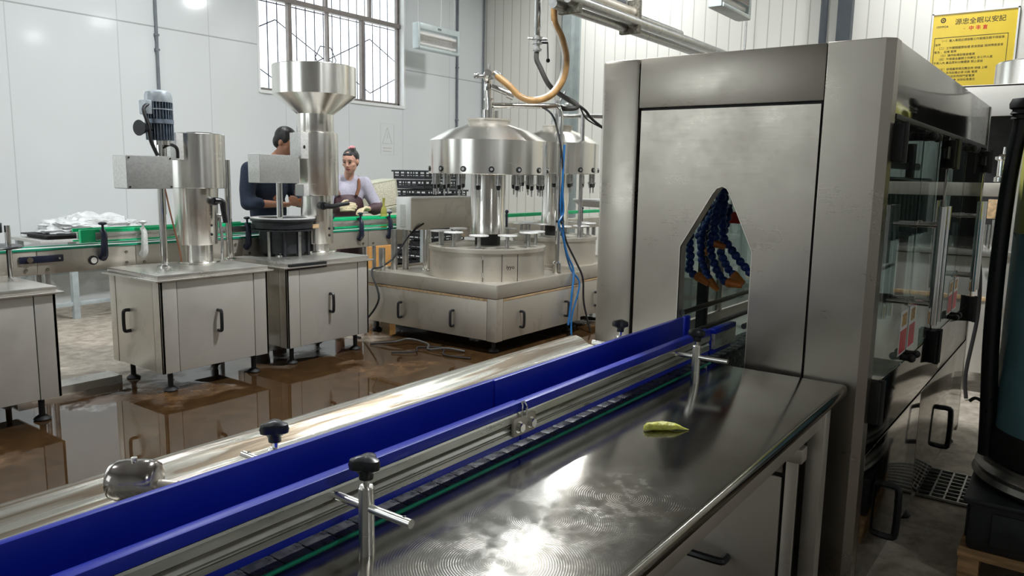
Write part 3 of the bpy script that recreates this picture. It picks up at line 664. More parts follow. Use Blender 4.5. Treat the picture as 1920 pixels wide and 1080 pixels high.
for k in range(28):
    a = 2*PI*k/28; c_, s_ = math.cos(a), math.sin(a)
    for (za, zb) in ((1.755, 1.868), (1.902, 2.02)):
        g.box(mx_+0.06, mx_+0.093, my_-0.002, my_+0.002, za, zb, rot=Matrix.Rotation(a, 3, 'Z'), piv=(mx_, my_, 0))
g.build('cooling_fins', 'motor', mo)
g = MB(); g.lathe([(0.09, 1.965), (0.094, 1.967), (0.094, 1.972), (0.09, 1.974)], (mx_, my_), 32); g.lathe([(0.092, 2.02), (0.094, 2.06), (0.085, 2.09), (0.05, 2.105), (0, 2.108)], (mx_, my_), 32); g.build('fan_cover', 'motor_l', mo)
g = MB(); g.box(mx_-0.12, mx_-0.07, my_-0.05, my_+0.05, 1.93, 2.03, 0.01); g.build('terminal_box', 'motor_l', mo)
g = MB(); g.cyl((mx_-0.06, my_-0.03, 1.83), (mx_-0.13, my_-0.05, 1.83), 0.015, seg=14); g.cyl((mx_-0.12, my_-0.05, 1.83), (mx_-0.19, my_-0.07, 1.83), 0.022, 0.055, seg=24); g.build('adjusting_knob', 'black', mo)
g = MB(); g.tube([(mx_-0.10, my_-0.04, 2.0), (mx_-0.14, my_-0.05, 1.96), (mx_-0.12, my_-0.07, 1.85), (mx_-0.11, my_-0.07, 1.75), (mx_-0.06, my_-0.06, 1.645)], 0.013, 8, 5); g.build('motor_cable', 'cable', t)
g = MB(); g.tube([(3.00, 5.35, 1.645), (3.01, 5.33, 1.70), (3.06, 5.32, 1.725), (3.11, 5.32, 1.70), (3.12, 5.33, 1.63)], 0.012, 8, 5); g.build('box_cable', 'cable', t)
g = MB(); g.tube([(3.05, 5.40, 1.41), (3.10, 5.42, 1.2), (3.17, 5.45, 0.95), (3.19, 5.46, ZT)], 0.006, 6, 4); g.build('sensor_cable', 'strap', t)

# ------------------------------------------------------------------ cap feeder with funnel
t = thing('cap_feeding_machine', (4.2, 5.3, 0), 'stainless cabinet with a tall steel column topped by a wide open funnel', 'machine')
cabinet_base(t, 3.765, 4.63, 4.95, 5.64, 0.145, 0.79, left_door=False)
cx, cy = 4.53, 5.50
g = MB(); g.lathe([(0.0, ZT), (0.165, ZT), (0.17, ZT+0.008), (0.165, ZT+0.016), (0.105, ZT+0.018), (0.105, 0.92), (0, 0.92)], (cx, cy)); g.build('column_foot', 'steel_round', t)
g = MB(); g.lathe([(0.0, 0.915), (0.138, 0.915), (0.14, 0.92), (0.14, 1.35), (0, 1.35)], (cx, cy)); col = g.build('column', 'steel_round', t)
for z in (0.99, 1.05):
    g = MB(); g.sph((cx+0.02, cy-0.138, z), 0.012); g.build('screw_hole', 'black', col)
g = MB(); g.lathe([(0.13, 1.345), (0.192, 1.345), (0.195, 1.35), (0.195, 1.885), (0.19, 1.89), (0.16, 1.89)], (cx, cy)); g.build('sleeve', 'steel_round', t)
g = MB(); g.box(cx-0.25, cx-0.17, cy-0.11, cy+0.04, 1.66, 1.88, 0.004); br = g.build('bracket', 'boxlight', t)
g = MB(); g.sph((cx-0.215, cy-0.112, 1.76), 0.012, (1, 0.4, 1.3)); g.build('bolt', 'black', br)
g = MB(); g.box(cx-0.22, cx-0.15, cy-0.10, cy+0.02, 1.34, 1.44, 0.004); g.build('bracket', 'boxlight', t)
g = MB(); g.lathe([(0.158, 1.88), (0.160, 1.885), (0.160, 2.05), (0.355, 2.205), (0.36, 2.21), (0.36, 2.455), (0.357, 2.46), (0.352, 2.455), (0.352, 2.215), (0.150, 2.05), (0.150, 1.88), (0.158, 1.88)], (cx, cy), 64); g.build('funnel', 'steel_round', t, sharp=25)
g = MB(); g.box(3.87, 4.265, 5.40, 5.56, 1.45, 1.685, 0.006); bx = g.build('control_box', 'boxgrey', t)
g = MB(); g.box(3.867, 3.8705, 5.405, 5.555, 1.455, 1.68); g.build('side_cover', 'boxlight', bx)
g = MB(); g.cyl((4.055, 5.40, ZT), (4.055, 5.40, 1.45), 0.026, seg=20); g.lathe([(0.05, ZT), (0.05, ZT+0.012), (0.028, ZT+0.02)], (4.055, 5.40), 24); g.build('post', 'chrome', t)
g = MB(); g.cyl((cx-0.06, cy-0.12, 1.255), (cx-0.08, cy-0.19, 1.255), 0.034, seg=18); g.tube([(cx-0.08, cy-0.18, 1.255), (cx+0.02, cy-0.20, 1.25), (cx+0.10, cy-0.19, 1.262), (cx+0.22, cy-0.17, 1.27)], lambda u: 0.026-0.010*u, 10, 5); g.build('clamp_lever', 'black', t)
# black indexing turret on the worktop
g = MB()
for (r_, za, zb) in ((0.27, 1.13, 1.15), (0.255, 1.07, 1.125), (0.27, 1.05, 1.062), (0.20, 0.86, 1.045), (0.205, 0.97, 0.98)):
    g.lathe([(0, za), (r_, za), (r_, zb), (0, zb)], (4.16, 5.50), 40)
g.build('indexing_turret', 'crate', t)
g = MB(); g.lathe([(0.272, 1.150), (0.272, 1.158), (0.20, 1.158), (0.20, 1.150), (0.272, 1.150)], (4.16, 5.50), 40); g.build('turret_ring', 'boxlight', t)
for k in range(5):
    a = R(200+k*35)
    g = MB(); g.cyl((4.16+0.215*math.cos(a), 5.50+0.215*math.sin(a), ZT), (4.16+0.215*math.cos(a), 5.50+0.215*math.sin(a), 1.05), 0.014, seg=12); g.build('turret_post', 'crate' if k % 2 else 'galv', t)
g = MB(); g.lathe([(0.17, ZT), (0.17, 0.97)], (4.16, 5.50), 24); g.build('turret_core', 'black', t)
g = MB(); g.box(4.27, 4.335, 5.24, 5.252, 1.07, 1.105, 0.0); g.build('paper_tag', 'plywood', t)
g = MB(); g.cyl((4.70, 5.56, ZT), (4.70, 5.56, 1.16), 0.016, seg=12); g.box(4.66, 4.74, 5.51, 5.61, 1.12, 1.15, 0.008); g.box(4.66, 4.74, 5.51, 5.61, 1.02, 1.05, 0.008); g.box(4.67, 4.73, 5.52, 5.60, 0.96, 1.14, 0.008); g.build('guide_clamp', 'navy', t)
g = MB(); g.box(3.78, 4.15, 4.925, 4.955, 0.775, 0.825, 0.006); g.build('edge_trim', 'black', t)

# ------------------------------------------------------------------ bottle conveyor along the far side
t = thing('bottle_conveyor', (3.5, 5.81, 0), 'long stainless bottle conveyor with green guide rails running behind the cabinets', 'conveyor')
cy0, cy1 = 5.72, 5.90
XE = 5.95
for ya, nm in ((cy0, 'side_plate'), (cy1, 'side_plate')):
    for (xa, xb) in ((1.0, 2.28), (2.285, 2.97), (2.975, 3.9), (3.905, 4.75), (4.755, 5.35), (5.355, XE)):
        if ya == cy1 and xa > 1.1: continue
        g = MB(); g.box(xa, xb if ya == cy0 else XE, ya-0.004, ya+0.004, 0.812, 0.975, 0.0015); sp = g.build(nm, 'steel_dirty', t)
        if ya == cy0:
            for (bx_, bz_) in ((xa+0.06, 0.845), (xb-0.07, 0.85), (xb-0.07, 0.93)):
                if xb-xa < 0.5 and bx_ > xa+0.1: continue
                g = MB(); g.cyl((bx_, ya-0.004, bz_), (bx_, ya-0.014, bz_), 0.011, seg=6); g.build('bolt', 'alu_dark', sp)
g = MB(); g.box(1.0, XE, cy0+0.006, cy1-0.006, 0.96, 0.985, 0.002); g.build('belt', 'boxlight', t)
g = MB(); g.box(1.0, XE, cy0-0.012, cy0+0.012, 0.976, 0.992, 0.003); g.box(1.0, XE, cy1-0.012, cy1+0.012, 0.976, 0.992, 0.003); g.build('wear_strip', 'green_dark', t)
for ya in (cy0+0.015, cy1-0.015):
    for (xa, xb) in ((2.60, 4.0), (4.72, XE)):
        g = MB(); g.box(xa, xb, ya-0.011, ya+0.011, 1.083, 1.108, 0.003); g.box(xa, xb, ya-0.009, ya+0.009, 1.012, 1.024, 0.003); gr = g.build('guide_rail', 'green', t)
        g = MB(); g.box(xa+0.03, xb, ya-0.008, ya+0.008, 1.028, 1.08, 0.003); g.build('rail_strip', 'alu', gr)
g = MB(); g.box(2.58, 2.685, cy0-0.005, cy0+0.03, 1.012, 1.108, 0.006); g.build('rail_end_block', 'green', t)
for (bx_, mm) in ((2.72, 'navy'), (3.02, 'boxlight'), (3.93, 'navy'), (5.22, 'navy'), (5.62, 'navy'), (3.48, 'navy')):
    g = MB(); g.tube([(bx_, cy0-0.012, 0.90), (bx_, cy0-0.045, 0.93), (bx_, cy0-0.05, 1.0), (bx_+0.01, cy0-0.035, 1.07), (bx_+0.01, cy0-0.005, 1.10)], lambda u: 0.030-0.012*u, 8, 4)
    g.cyl((bx_+0.005, cy0-0.03, 1.09), (bx_+0.005, cy0-0.03, 1.145), 0.009, seg=8); g.sph((bx_+0.005, cy0-0.03, 1.15), 0.026, (1.2, 1, 0.5)); g.build('rail_clamp', mm, t)
g = MB(); g.box(2.17, 2.45, cy0-0.022, cy0-0.004, 0.895, 0.945, 0.008); a_ = g.build('drive_arm', 'navy', t)
g = MB(); g.cyl((2.23, cy0-0.022, 0.92), (2.23, cy0-0.032, 0.92), 0.02, seg=16); g.cyl((2.42, cy0-0.022, 0.92), (2.42, cy0-0.028, 0.92), 0.008, seg=12); g.build('bolt', 'chrome', a_)
g = MB(); g.lathe([(0.0, 0), (0.034, 0), (0.034, 0.01), (0.0, 0.01)], (0, 0), 24)
bmesh.ops.rotate(g.bm, verts=g.bm.verts, cent=(0, 0, 0), matrix=Matrix.Rotation(R(90), 3, 'X')); bmesh.ops.translate(g.bm, verts=g.bm.verts, vec=(2.715-0.06, cy0-0.003, 0.885)); kn = g.build('bearing_cap', 'black', t)
g = MB(); g.cyl((2.655, cy0-0.012, 0.885), (2.655, cy0-0.02, 0.885), 0.022, seg=18); g.build('bearing', 'chrome', kn)
for lx in (1.4, 2.35, 3.68, 5.45):
    g = MB()
    for ly in (cy0+0.02, cy1-0.02): g.cyl((lx, ly, 0.0), (lx, ly, 0.815), 0.02, seg=14)
    g.box(lx-0.015, lx+0.015, cy0, cy1, 0.40, 0.44); g.build('leg_frame', 'galv', t)
for lx in (5.28, 5.48): pass

# second conveyor behind the far filler
t = thing('bottle_conveyor', (8.2, 5.4, 0), 'far conveyor with a green guide rail seen behind the smaller filling machine', 'conveyor')
g = MB(); g.box(6.6, 9.6, 5.36, 5.56, 0.86, 0.99, 0.003); g.build('side_plate', 'steel_dirty', t)
g = MB(); g.box(6.6, 9.6, 5.37, 5.39, 1.06, 1.10, 0.004); g.build('guide_rail', 'green', t)
g = MB(); g.box(6.6, 9.6, 5.54, 5.56, 1.05, 1.09, 0.004); g.build('guide_rail', 'green', t)
for lx in (6.9, 8.2, 9.4):
    g = MB(); g.cyl((lx, 5.46, 0), (lx, 5.46, 0.87), 0.03, seg=12); g.build('leg', 'galv', t)
for lx in (7.2, 8.0, 8.9):
    g = MB(); g.box(lx-0.015, lx+0.015, 5.35, 5.365, 0.95, 1.12, 0.004); g.sph((lx, 5.357, 1.13), 0.022); g.build('rail_clamp', 'navy', t)

# ------------------------------------------------------------------ rotary fillers
def lathe_ports(cx, cy, r, z, n, rad, a_off=0.0):
    out = []
    for k in range(n):
        a = 2*PI*k/n + a_off
        out.append((cx+r*math.cos(a), cy+r*math.sin(a), a))
    return out
def filler(t, cx, cy, rb, rd, zb0, zb1, zc, rcol, drum_z, nport, plate_n, nozz_n, big):
    # drum
    g = MB(); g.lathe([(rd-0.03, drum_z[0]), (rd, drum_z[0]), (rd, drum_z[1]-0.035), (rd+0.012, drum_z[1]-0.033), (rd+0.012, drum_z[1]), (rd-0.03, drum_z[1]+0.004), (0, drum_z[1]+0.004)], (cx, cy), 72); dr = g.build('drum', 'steel_dirty', t)
    if big:
        for a in (R(214), R(232), R(248)):
            g = MB(); x_ = cx+(rd+0.002)*math.cos(a); y_ = cy+(rd+0.002)*math.sin(a); g.cyl((x_, y_, drum_z[0]+0.005), (x_, y_, drum_z[1]-0.04), 0.003, seg=6); g.build('seam', 'black_matte', dr)
        for z in (drum_z[0]+0.05, drum_z[1]-0.09):
            a = R(214); g = MB(); x_ = cx+(rd+0.004)*math.cos(a); y_ = cy+(rd+0.004)*math.sin(a); g.cyl((x_, y_, z), (x_, y_, z+0.045), 0.010, seg=8); g.build('hinge', 'steel', dr)
        g = MB(); a = R(238); rr = rd+0.003
        add_text(g, 'iyyo', 0.05, (cx+rr*math.cos(a)-0.03, cy+rr*math.sin(a)-0.0, (drum_z[0]+drum_z[1])/2-0.02), (math.sin(a)*-1, math.cos(a), 0), (0, 0, 1), 'LEFT', 0.001)
        g.build('handwriting', 'ink', dr, smooth=False)
    # centre column
    g = MB(); g.lathe([(0, drum_z[1]), (rcol*0.72, drum_z[1]), (rcol*0.72, drum_z[1]+0.12), (0, drum_z[1]+0.12)], (cx, cy), 32); g.build('column_base', 'black_matte', t)
    g = MB(); g.lathe([(0, drum_z[1]+0.115), (rcol, drum_z[1]+0.115), (rcol, drum_z[1]+0.245), (rcol-0.004, drum_z[1]+0.25), (rcol-0.004, zb0+0.01), (0, zb0+0.01)], (cx, cy), 40); g.build('column', 'steel_round', t)
    # bowl
    g = MB(); g.lathe([(0, zb0), (rb-0.004, zb0), (rb, zb0+0.004), (rb, zb1), (rb*0.98, zb1+0.006), (rb*0.70, zb1+(zc-zb1)*0.62), (rb*0.36, zc), (0, zc)], (cx, cy), 80); bw = g.build('bowl', 'steel_round', t, sharp=25)
    g = MB(); g.lathe([(0, zc-0.01), (rb*0.345, zc-0.01), (rb*0.35, zc+0.035), (rb*0.365, zc+0.037), (rb*0.365, zc+0.05), (rb*0.30, zc+0.052), (0.0, zc+0.04)], (cx, cy), 48); g.build('collar', 'steel_dirty', bw)
    for (x_, y_, a) in lathe_ports(cx, cy, rb, 0, nport, 0, R(15)):
        g = MB(); n = Vector((math.cos(a), math.sin(a), 0)); p = Vector((x_, y_, zb0+0.045)); g.cyl(p-n*0.002, p+n*0.008, 0.026, seg=20); pt = g.build('port_ring', 'black', bw)
        g = MB(); g.cyl(p+n*0.006, p+n*0.012, 0.013, seg=14); g.build('port_screw', 'boxgrey', pt)
    # nozzles hanging below the bowl
    for (x_, y_, a) in lathe_ports(cx, cy, rb-0.05, 0, nozz_n, 0, R(8)):
        g = MB()
        g.cyl((x_, y_, zb0), (x_, y_, zb0-0.09), 0.017, seg=10); g.cyl((x_, y_, zb0-0.085), (x_, y_, zb0-0.10), 0.027, seg=12)
        g.cyl((x_, y_, zb0-0.13), (x_, y_, zb0-0.20), 0.009, 0.006, seg=8)
        tx, ty = -math.sin(a)*0.024, math.cos(a)*0.024
        for s_ in (-1, 1): g.cyl((x_+s_*tx, y_+s_*ty, zb0-0.01), (x_+s_*tx, y_+s_*ty, zb0-0.135), 0.0045, seg=6)
        nz_ = g.build('nozzle', 'galv', t)
        g = MB(); g.cyl((x_, y_, zb0-0.10), (x_, y_, zb0-0.14), 0.020, 0.015, seg=12); g.build('valve_seal', 'black', nz_)
    # bottle platforms
    for k, (x_, y_, a) in enumerate(lathe_ports(cx, cy, rd-0.09, 0, plate_n, 0, R(12))):
        hz = drum_z[1]+0.125+0.012*math.sin(k*1.7)
        g = MB(); g.cyl((x_, y_, drum_z[1]), (x_, y_, hz), 0.017, seg=14); g.lathe([(0.036, drum_z[1]), (0.036, drum_z[1]+0.012), (0.017, drum_z[1]+0.016)], (x_, y_), 16); st = g.build('lift_post', 'galv', t)
        g = MB(); g.lathe([(0, hz), (0.085, hz), (0.092, hz+0.005), (0.088, hz+0.014), (0, hz+0.016)], (x_, y_), 28); g.build('bottle_platform', 'boxlight', st)

def filler_base(t, x0, x1, y0, y1, z0, z1, zd, doors_left, doors_front):
    g = MB(); g.box(x0+0.012, x1-0.012, y0+0.012, y1-0.012, z0, zd+0.01); g.build('base_body', 'black_matte', t, smooth=False)
    # tray rim: four folded sides and a recessed bottom
    g = MB(); r_ = 0.02
    g.box(x0, x0+r_, y0, y1, zd, z1, 0.003); g.box(x1-r_, x1, y0, y1, zd, z1, 0.003); g.box(x0+r_, x1-r_, y0, y0+r_, zd, z1, 0.003); g.box(x0+r_, x1-r_, y1-r_, y1, zd, z1, 0.003)
    g.box(x0+r_, x1-r_, y0+r_, y1-r_, z1-0.035, z1-0.025); g.build('drip_tray', 'steel_dirty', t)
    # face panels
    g = MB(); g.box(x0+0.001, x0+0.012, y0, y0+0.10, z0, zd-0.004, 0.002); g.box(x0, x0+0.10, y0+0.001, y0+0.012, z0, zd-0.004, 0.002); g.build('corner_post', 'steel_dirty', t)
    ys = [y0+0.105, y1-0.06]
    g = MB(); g.box(x0+0.002, x0+0.012, ys[0], ys[1], z0+0.004, zd-0.03, 0.002); d = g.build('left_door', 'steel_dirty', t)
    for yy in doors_left: u_handle(x0+0.002, yy, z0+0.16, 0.14, '-x').build('handle', 'black', d)
    g = MB(); g.box(x0+0.003, x0+0.012, y1-0.055, y1, z0, zd-0.004, 0.002); g.build('corner_post', 'steel_dirty', t)
    g = MB(); g.box(x0+0.003, x0+0.013, ys[0], ys[1], zd-0.028, zd-0.006, 0.001); g.box(x0+0.105, x1-0.06, y0+0.003, y0+0.013, zd-0.028, zd-0.006, 0.001); g.build('weld_strip', 'plywood', t)
    g = MB(); g.box(x0+0.105, x1-0.06, y0+0.002, y0+0.012, z0+0.004, zd-0.03, 0.002); d = g.build('front_door', 'steel_dirty', t)
    for xx in doors_front: u_handle(xx, y0+0.002, z0+0.16, 0.14, '-y').build('handle', 'black', d)
    g = MB(); g.box(x1-0.055, x1, y0+0.001, y0+0.012, z0, zd-0.004, 0.002); g.build('corner_post', 'steel_dirty', t)
    for fx in (x0+0.1, x1-0.1):
        for fy in (y0+0.1, y1-0.1): foot(t, fx, fy, z0+0.01)

t = thing('rotary_filling_machine', (5.87, 4.6, 0), 'large round-bowled bottle filling machine on a square stainless base, nearest of the two', 'machine', 'rotary filling machines')
filler_base(t, 5.16, 6.57, 3.935, 5.60, 0.11, 0.61, 0.49, (4.42, 5.07), (5.52, 6.27))
filler(t, 5.875, 4.60, 0.575, 0.56, 1.555, 1.865, 2.025, 0.172, (0.575, 0.875), 14, 11, 18, True)
# supply pipe on top of the bowl
g = MB()
g.cyl((5.875, 4.60, 2.05), (5.875, 4.60, 2.18), 0.05, seg=20); g.cyl((5.815, 4.60, 2.05), (5.815, 4.60, 2.16), 0.028, seg=14); g.cyl((5.95, 4.57, 2.05), (5.95, 4.57, 2.16), 0.02, seg=14); g.cyl((5.875, 4.60, 2.16), (5.86, 4.61, 2.36), 0.034, seg=16); g.cyl((5.872, 4.60, 2.25), (5.872, 4.60, 2.27), 0.05, seg=20)
g.tube([(5.86, 4.61, 2.34), (5.86, 4.61, 2.42), (5.83, 4.60, 2.47), (5.80, 4.56, 2.50)], 0.036, 14, 4); g.build('supply_pipe', 'chrome', t)
g = MB(); g.cyl((5.79, 4.66, 2.47), (5.90, 4.50, 2.47), 0.02, seg=12); g.sph((5.77, 4.68, 2.475), 0.03); g.cyl((5.84, 4.58, 2.47), (5.84, 4.58, 2.58), 0.012, seg=8); g.box(5.82, 5.87, 4.55, 4.61, 2.44, 2.50, 0.01); g.cyl((5.87, 4.57, 2.38), (5.98, 4.42, 2.31), 0.028, seg=12); g.cyl((5.96, 4.45, 2.32), (6.0, 4.40, 2.295), 0.042, seg=16); g.build('valve', 'galv', t)
g = MB(); g.tube([(5.90, 4.60, 2.21), (5.96, 4.545, 2.21), (6.26, 4.19, 2.215), (6.325, 4.11, 2.205), (6.345, 4.09, 2.12)], 0.026, 14, 4); g.cyl((6.345, 4.09, 2.14), (6.345, 4.09, 0.59), 0.026, seg=16); g.lathe([(0.045, 0.585), (0.045, 0.70), (0.026, 0.72)], (6.345, 4.09), 18); g.build('overhead_pipe', 'chrome', t)
# guard box at the back
g = MB(); g.box(5.60, 6.58, 5.36, 5.56, 0.985, 1.315, 0.006); gb = g.build('guard_box', 'steel_dirty', t)
g = MB(); g.box(5.592, 5.60, 5.36, 5.56, 0.985, 1.315, 0.002); g.box(5.60, 6.58, 5.352, 5.36, 1.30, 1.318, 0.002); g.build('box_edge', 'white', gb)
g = MB(); g.box(5.589, 5.593, 5.43, 5.50, 1.02, 1.24); g.build('box_label', 'boxlight', gb)
for (a, b, zt) in ((5.33, 5.50, 0.815), (5.50, 5.50, 0.99), (5.62, 5.46, 0.99), (6.45, 5.46, 0.99)):
    g = MB(); g.cyl((a, b, 0.58), (a, b, zt), 0.032, seg=16); g.build('support_post', 'galv', t)
g = MB(); g.cyl((5.66, 5.20, 0.58), (5.66, 5.20, 0.99), 0.042, seg=20); g.lathe([(0.06, 0.58), (0.06, 0.60), (0.042, 0.61)], (5.66, 5.20), 20); g.lathe([(0.046, 0.985), (0.046, 1.0), (0, 1.0)], (5.66, 5.20), 20); g.build('stop_post', 'chrome', t)

t = thing('rotary_filling_machine', (7.12, 4.64, 0), 'smaller round-bowled filling machine standing behind the big one, partly hidden by the tall cabinet', 'machine', 'rotary filling machines')
filler_base(t, 6.60, 7.85, 4.02, 5.30, 0.11, 0.64, 0.50, (4.6,), (7.0, 7.5))
filler(t, 7.13, 4.64, 0.46, 0.46, 1.575, 1.90, 2.045, 0.15, (0.60, 0.90), 14, 10, 16, False)
g = MB(); g.cyl((7.11, 4.65, 2.06), (7.11, 4.65, 2.22), 0.045, seg=18); g.cyl((7.11, 4.65, 2.2), (7.11, 4.65, 2.36), 0.03, seg=18); g.cyl((7.05, 4.70, 2.3), (7.18, 4.58, 2.3), 0.022, seg=12); g.sph((7.2, 4.56, 2.32), 0.035); g.cyl((7.15, 4.62, 2.36), (7.18, 4.58, 2.46), 0.014, seg=8); g.build('supply_valve', 'galv', t)
g = MB(); g.cyl((7.11, 4.65, 2.20), (7.11+0.62, 4.65-0.86, 2.20), 0.022, seg=14); g.build('overhead_pipe', 'galv', t)
g = MB(); g.cyl((7.02, 4.25, 0.64), (7.02, 4.25, 2.2), 0.022, seg=12); g.build('overhead_post', 'galv', t)
g = MB(); g.lathe([(0.0, 1.18), (0.34, 1.20), (0.42, 1.27), (0.42, 1.285), (0, 1.285)], (8.15, 4.55), 48); g.build('infeed_bowl', 'boxlight', t)
g = MB(); g.cyl((8.15, 4.55, 0.0), (8.15, 4.55, 1.2), 0.05); g.build('infeed_column', 'galv', t)

# ------------------------------------------------------------------ overhead pipes and hoses
PY, PZ = 3.80, 3.03
t = thing('overhead_pipe_bundle', (7.5, PY, PZ), 'bundle of steel pipes under the roof running towards the ribbed wall', 'pipe')
for i, (dy, dz, xa, xb, r_) in enumerate(((0.02, 0.0, 5.75, 11.3, 0.042), (-0.10, 0.05, 5.80, 11.3, 0.048), (0.0, 0.14, 6.0, 8.35, 0.034))):
    g = MB(); g.cyl((xa, PY+dy, PZ+dz), (xb, PY+dy, PZ+dz), r_, seg=16); g.build('pipe', 'galv', t)
g = MB(); g.cyl((5.72, PY-0.06, PZ+0.13), (7.15, PY-0.06, PZ+0.13), 0.06, seg=18); g.build('sleeve_pipe', 'steel_dirty', t)
g = MB(); g.cyl((5.9, PY+0.02, PZ+0.22), (7.1, PY+0.02, PZ+0.22), 0.045, seg=18); g.build('sleeve_pipe', 'post_dark', t)
for xx in (5.95, 7.08):
    g = MB(); g.box(xx-0.03, xx+0.03, PY-0.14, PY+0.08, PZ-0.06, PZ+0.26, 0.01); g.build('clamp', 'alu_dark', t)
g = MB(); g.cyl((7.0, PY, PZ+0.2), (7.0, PY, ZC), 0.03, seg=12); g.build('hanger', 'galv', t)
g = MB(); g.cyl((10.4, PY, PZ), (10.4, PY, ZC), 0.015, seg=12); g.build('hanger', 'galv', t)

HP = [(5.80, 4.50, 2.49), (5.865, 4.37, 2.38), (5.93, 4.28, 2.28), (6.0, 4.17, 2.245), (6.08, 4.04, 2.29), (6.14, 3.95, 2.43), (6.155, 3.925, 2.62), (6.13, 3.96, 2.80), (6.09, 4.02, 2.95), (6.06, 4.0, 3.09), (6.0, 3.87, 3.12), (5.95, 3.80, 3.10)]
t = thing('supply_hose', HP[3], 'thick amber hose looping down from the overhead pipes to the big filler', 'hose')
g = MB(); g.tube(HP, 0.031, 14, 6); g.build('hose_wall', 'amber', t)
g = MB(); g.tube([(p[0]-0.012, p[1]+0.016, p[2]+0.006) for p in HP[3:9]], 0.022, 10, 6); g.build('hose_lining', 'hose_white', t)
g = MB(); g.cyl((5.80, 4.50, 2.49), (5.83, 4.46, 2.455), 0.036, seg=14); g.build('hose_clip', 'galv', t)

t = thing('drop_pipe', (6.25, 4.32, 2.74), 'vertical steel pipe with a butterfly valve and lever hanging above the fillers', 'pipe')
g = MB(); g.cyl((6.25, 4.32, 2.88), (6.25, 4.32, ZC), 0.03, seg=18); g.build('pipe', 'chrome', t)
g = MB(); g.cyl((6.25, 4.32, 2.84), (6.25, 4.32, 2.865), 0.05, seg=18); g.cyl((6.25, 4.32, 2.80), (6.25, 4.32, 2.82), 0.05, seg=18); g.cyl((6.25, 4.32, 2.74), (6.25, 4.32, 2.755), 0.045, seg=18); g.cyl((6.25, 4.32, 2.73), (6.25, 4.32, 2.88), 0.028, seg=14); g.cyl((6.19, 4.39, 2.85), (6.31, 4.25, 2.85), 0.011, seg=8); g.build('valve', 'galv', t)
g = MB(); g.cyl((6.25, 4.32, 2.82), (6.31, 4.24, 2.82), 0.016, seg=10); g.cyl((6.31, 4.24, 2.82), (6.315, 4.235, 2.66), 0.006, seg=8); g.sph((6.315, 4.235, 2.65), 0.02); g.build('lever', 'black', t)
DP = [(6.25, 4.325, 2.74), (6.25, 4.325, 2.66), (6.27, 4.298, 2.591), (6.322, 4.218, 2.418), (6.394, 4.108, 2.319), (6.464, 3.997, 2.245), (6.47, 4.00, 2.21), (6.41, 4.084, 2.20), (6.36, 4.12, 2.21)]
g = MB(); g.tube(DP, 0.024, 12, 6); tag(g.build('supply_hose', 'greyhose'), 'dark grey hose curving down from the hanging valve to the pipe frame', 'hose')

for (pts, rr, mm, lab, nm) in (
    ([(6.33, 4.03, 1.85), (6.30, 4.02, 1.55), (6.29, 4.01, 1.38), (6.31, 4.01, 1.20), (6.25, 4.02, 1.10), (6.31, 4.01, 0.98), (6.35, 3.98, 0.80), (6.40, 3.93, 0.63), (6.30, 3.88, 0.40), (6.22, 3.86, 0.12)], 0.011, 'tube_blue', 'blue air tube hanging down the steel post to the filler base', 'air_tube'),
    ([(6.31, 4.03, 1.50), (6.29, 4.03, 1.25), (6.33, 4.02, 1.05), (6.36, 4.01, 0.85), (6.40, 3.96, 0.64), (6.44, 3.88, 0.50), (6.30, 3.87, 0.20), (6.25, 3.84, 0.02)], 0.009, 'tube_blue', 'second thinner blue air tube bowed outward over the filler tray edge', 'air_tube'),
    ([(6.20, 4.25, 2.22), (6.27, 4.12, 2.10), (6.30, 4.03, 1.70), (6.33, 4.03, 1.2), (6.36, 4.01, 0.95), (6.44, 3.93, 0.72), (6.50, 3.88, 0.55), (6.52, 3.87, 0.30), (6.55, 3.80, 0.01)], 0.010, 'cable', 'black cable running down beside the blue tubes to the floor', 'power_cable'),
    ([(6.46, 4.0, 2.25), (6.56, 3.95, 2.19), (6.75, 3.98, 2.12), (7.0, 3.95, 2.02)], 0.014, 'cable', 'black cable sagging from the pipe frame towards the tall cabinet', 'power_cable'),
    ([(6.42, 4.05, 2.28), (6.6, 4.05, 2.25), (6.85, 4.1, 2.13), (7.1, 4.0, 2.03)], 0.008, 'cable', 'thin black cable sagging behind the thicker one beside the pipe frame', 'power_cable'),
    ([(5.75, 5.33, 1.05), (5.60, 5.37, 0.95), (5.45, 5.45, 0.72), (5.30, 5.48, 0.63), (5.15, 5.46, 0.60), (5.12, 5.33, 0.35), (5.08, 5.50, 0.10), (4.95, 5.55, 0.012), (4.85, 5.3, 0.012)], 0.010, 'cable', 'black cable trailing over the left corner of the big filler base', 'power_cable')):
    g = MB(); g.tube(pts, rr, 8, 6); tag(g.build(nm, mm), lab, 'cable' if 'cable' in nm else 'tube')
g = MB(); g.lathe([(0.035, 1.10), (0.042, 1.105), (0.042, 1.12), (0.035, 1.125), (0.035, 1.10)], (6.335, 4.06), 18); g.cyl((6.32, 4.03, 1.11), (6.27, 4.0, 1.10), 0.012, seg=8); tag(g.build('cable_tie', 'black_matte'), 'black tie bundling the blue tubes to the steel post', 'tie')

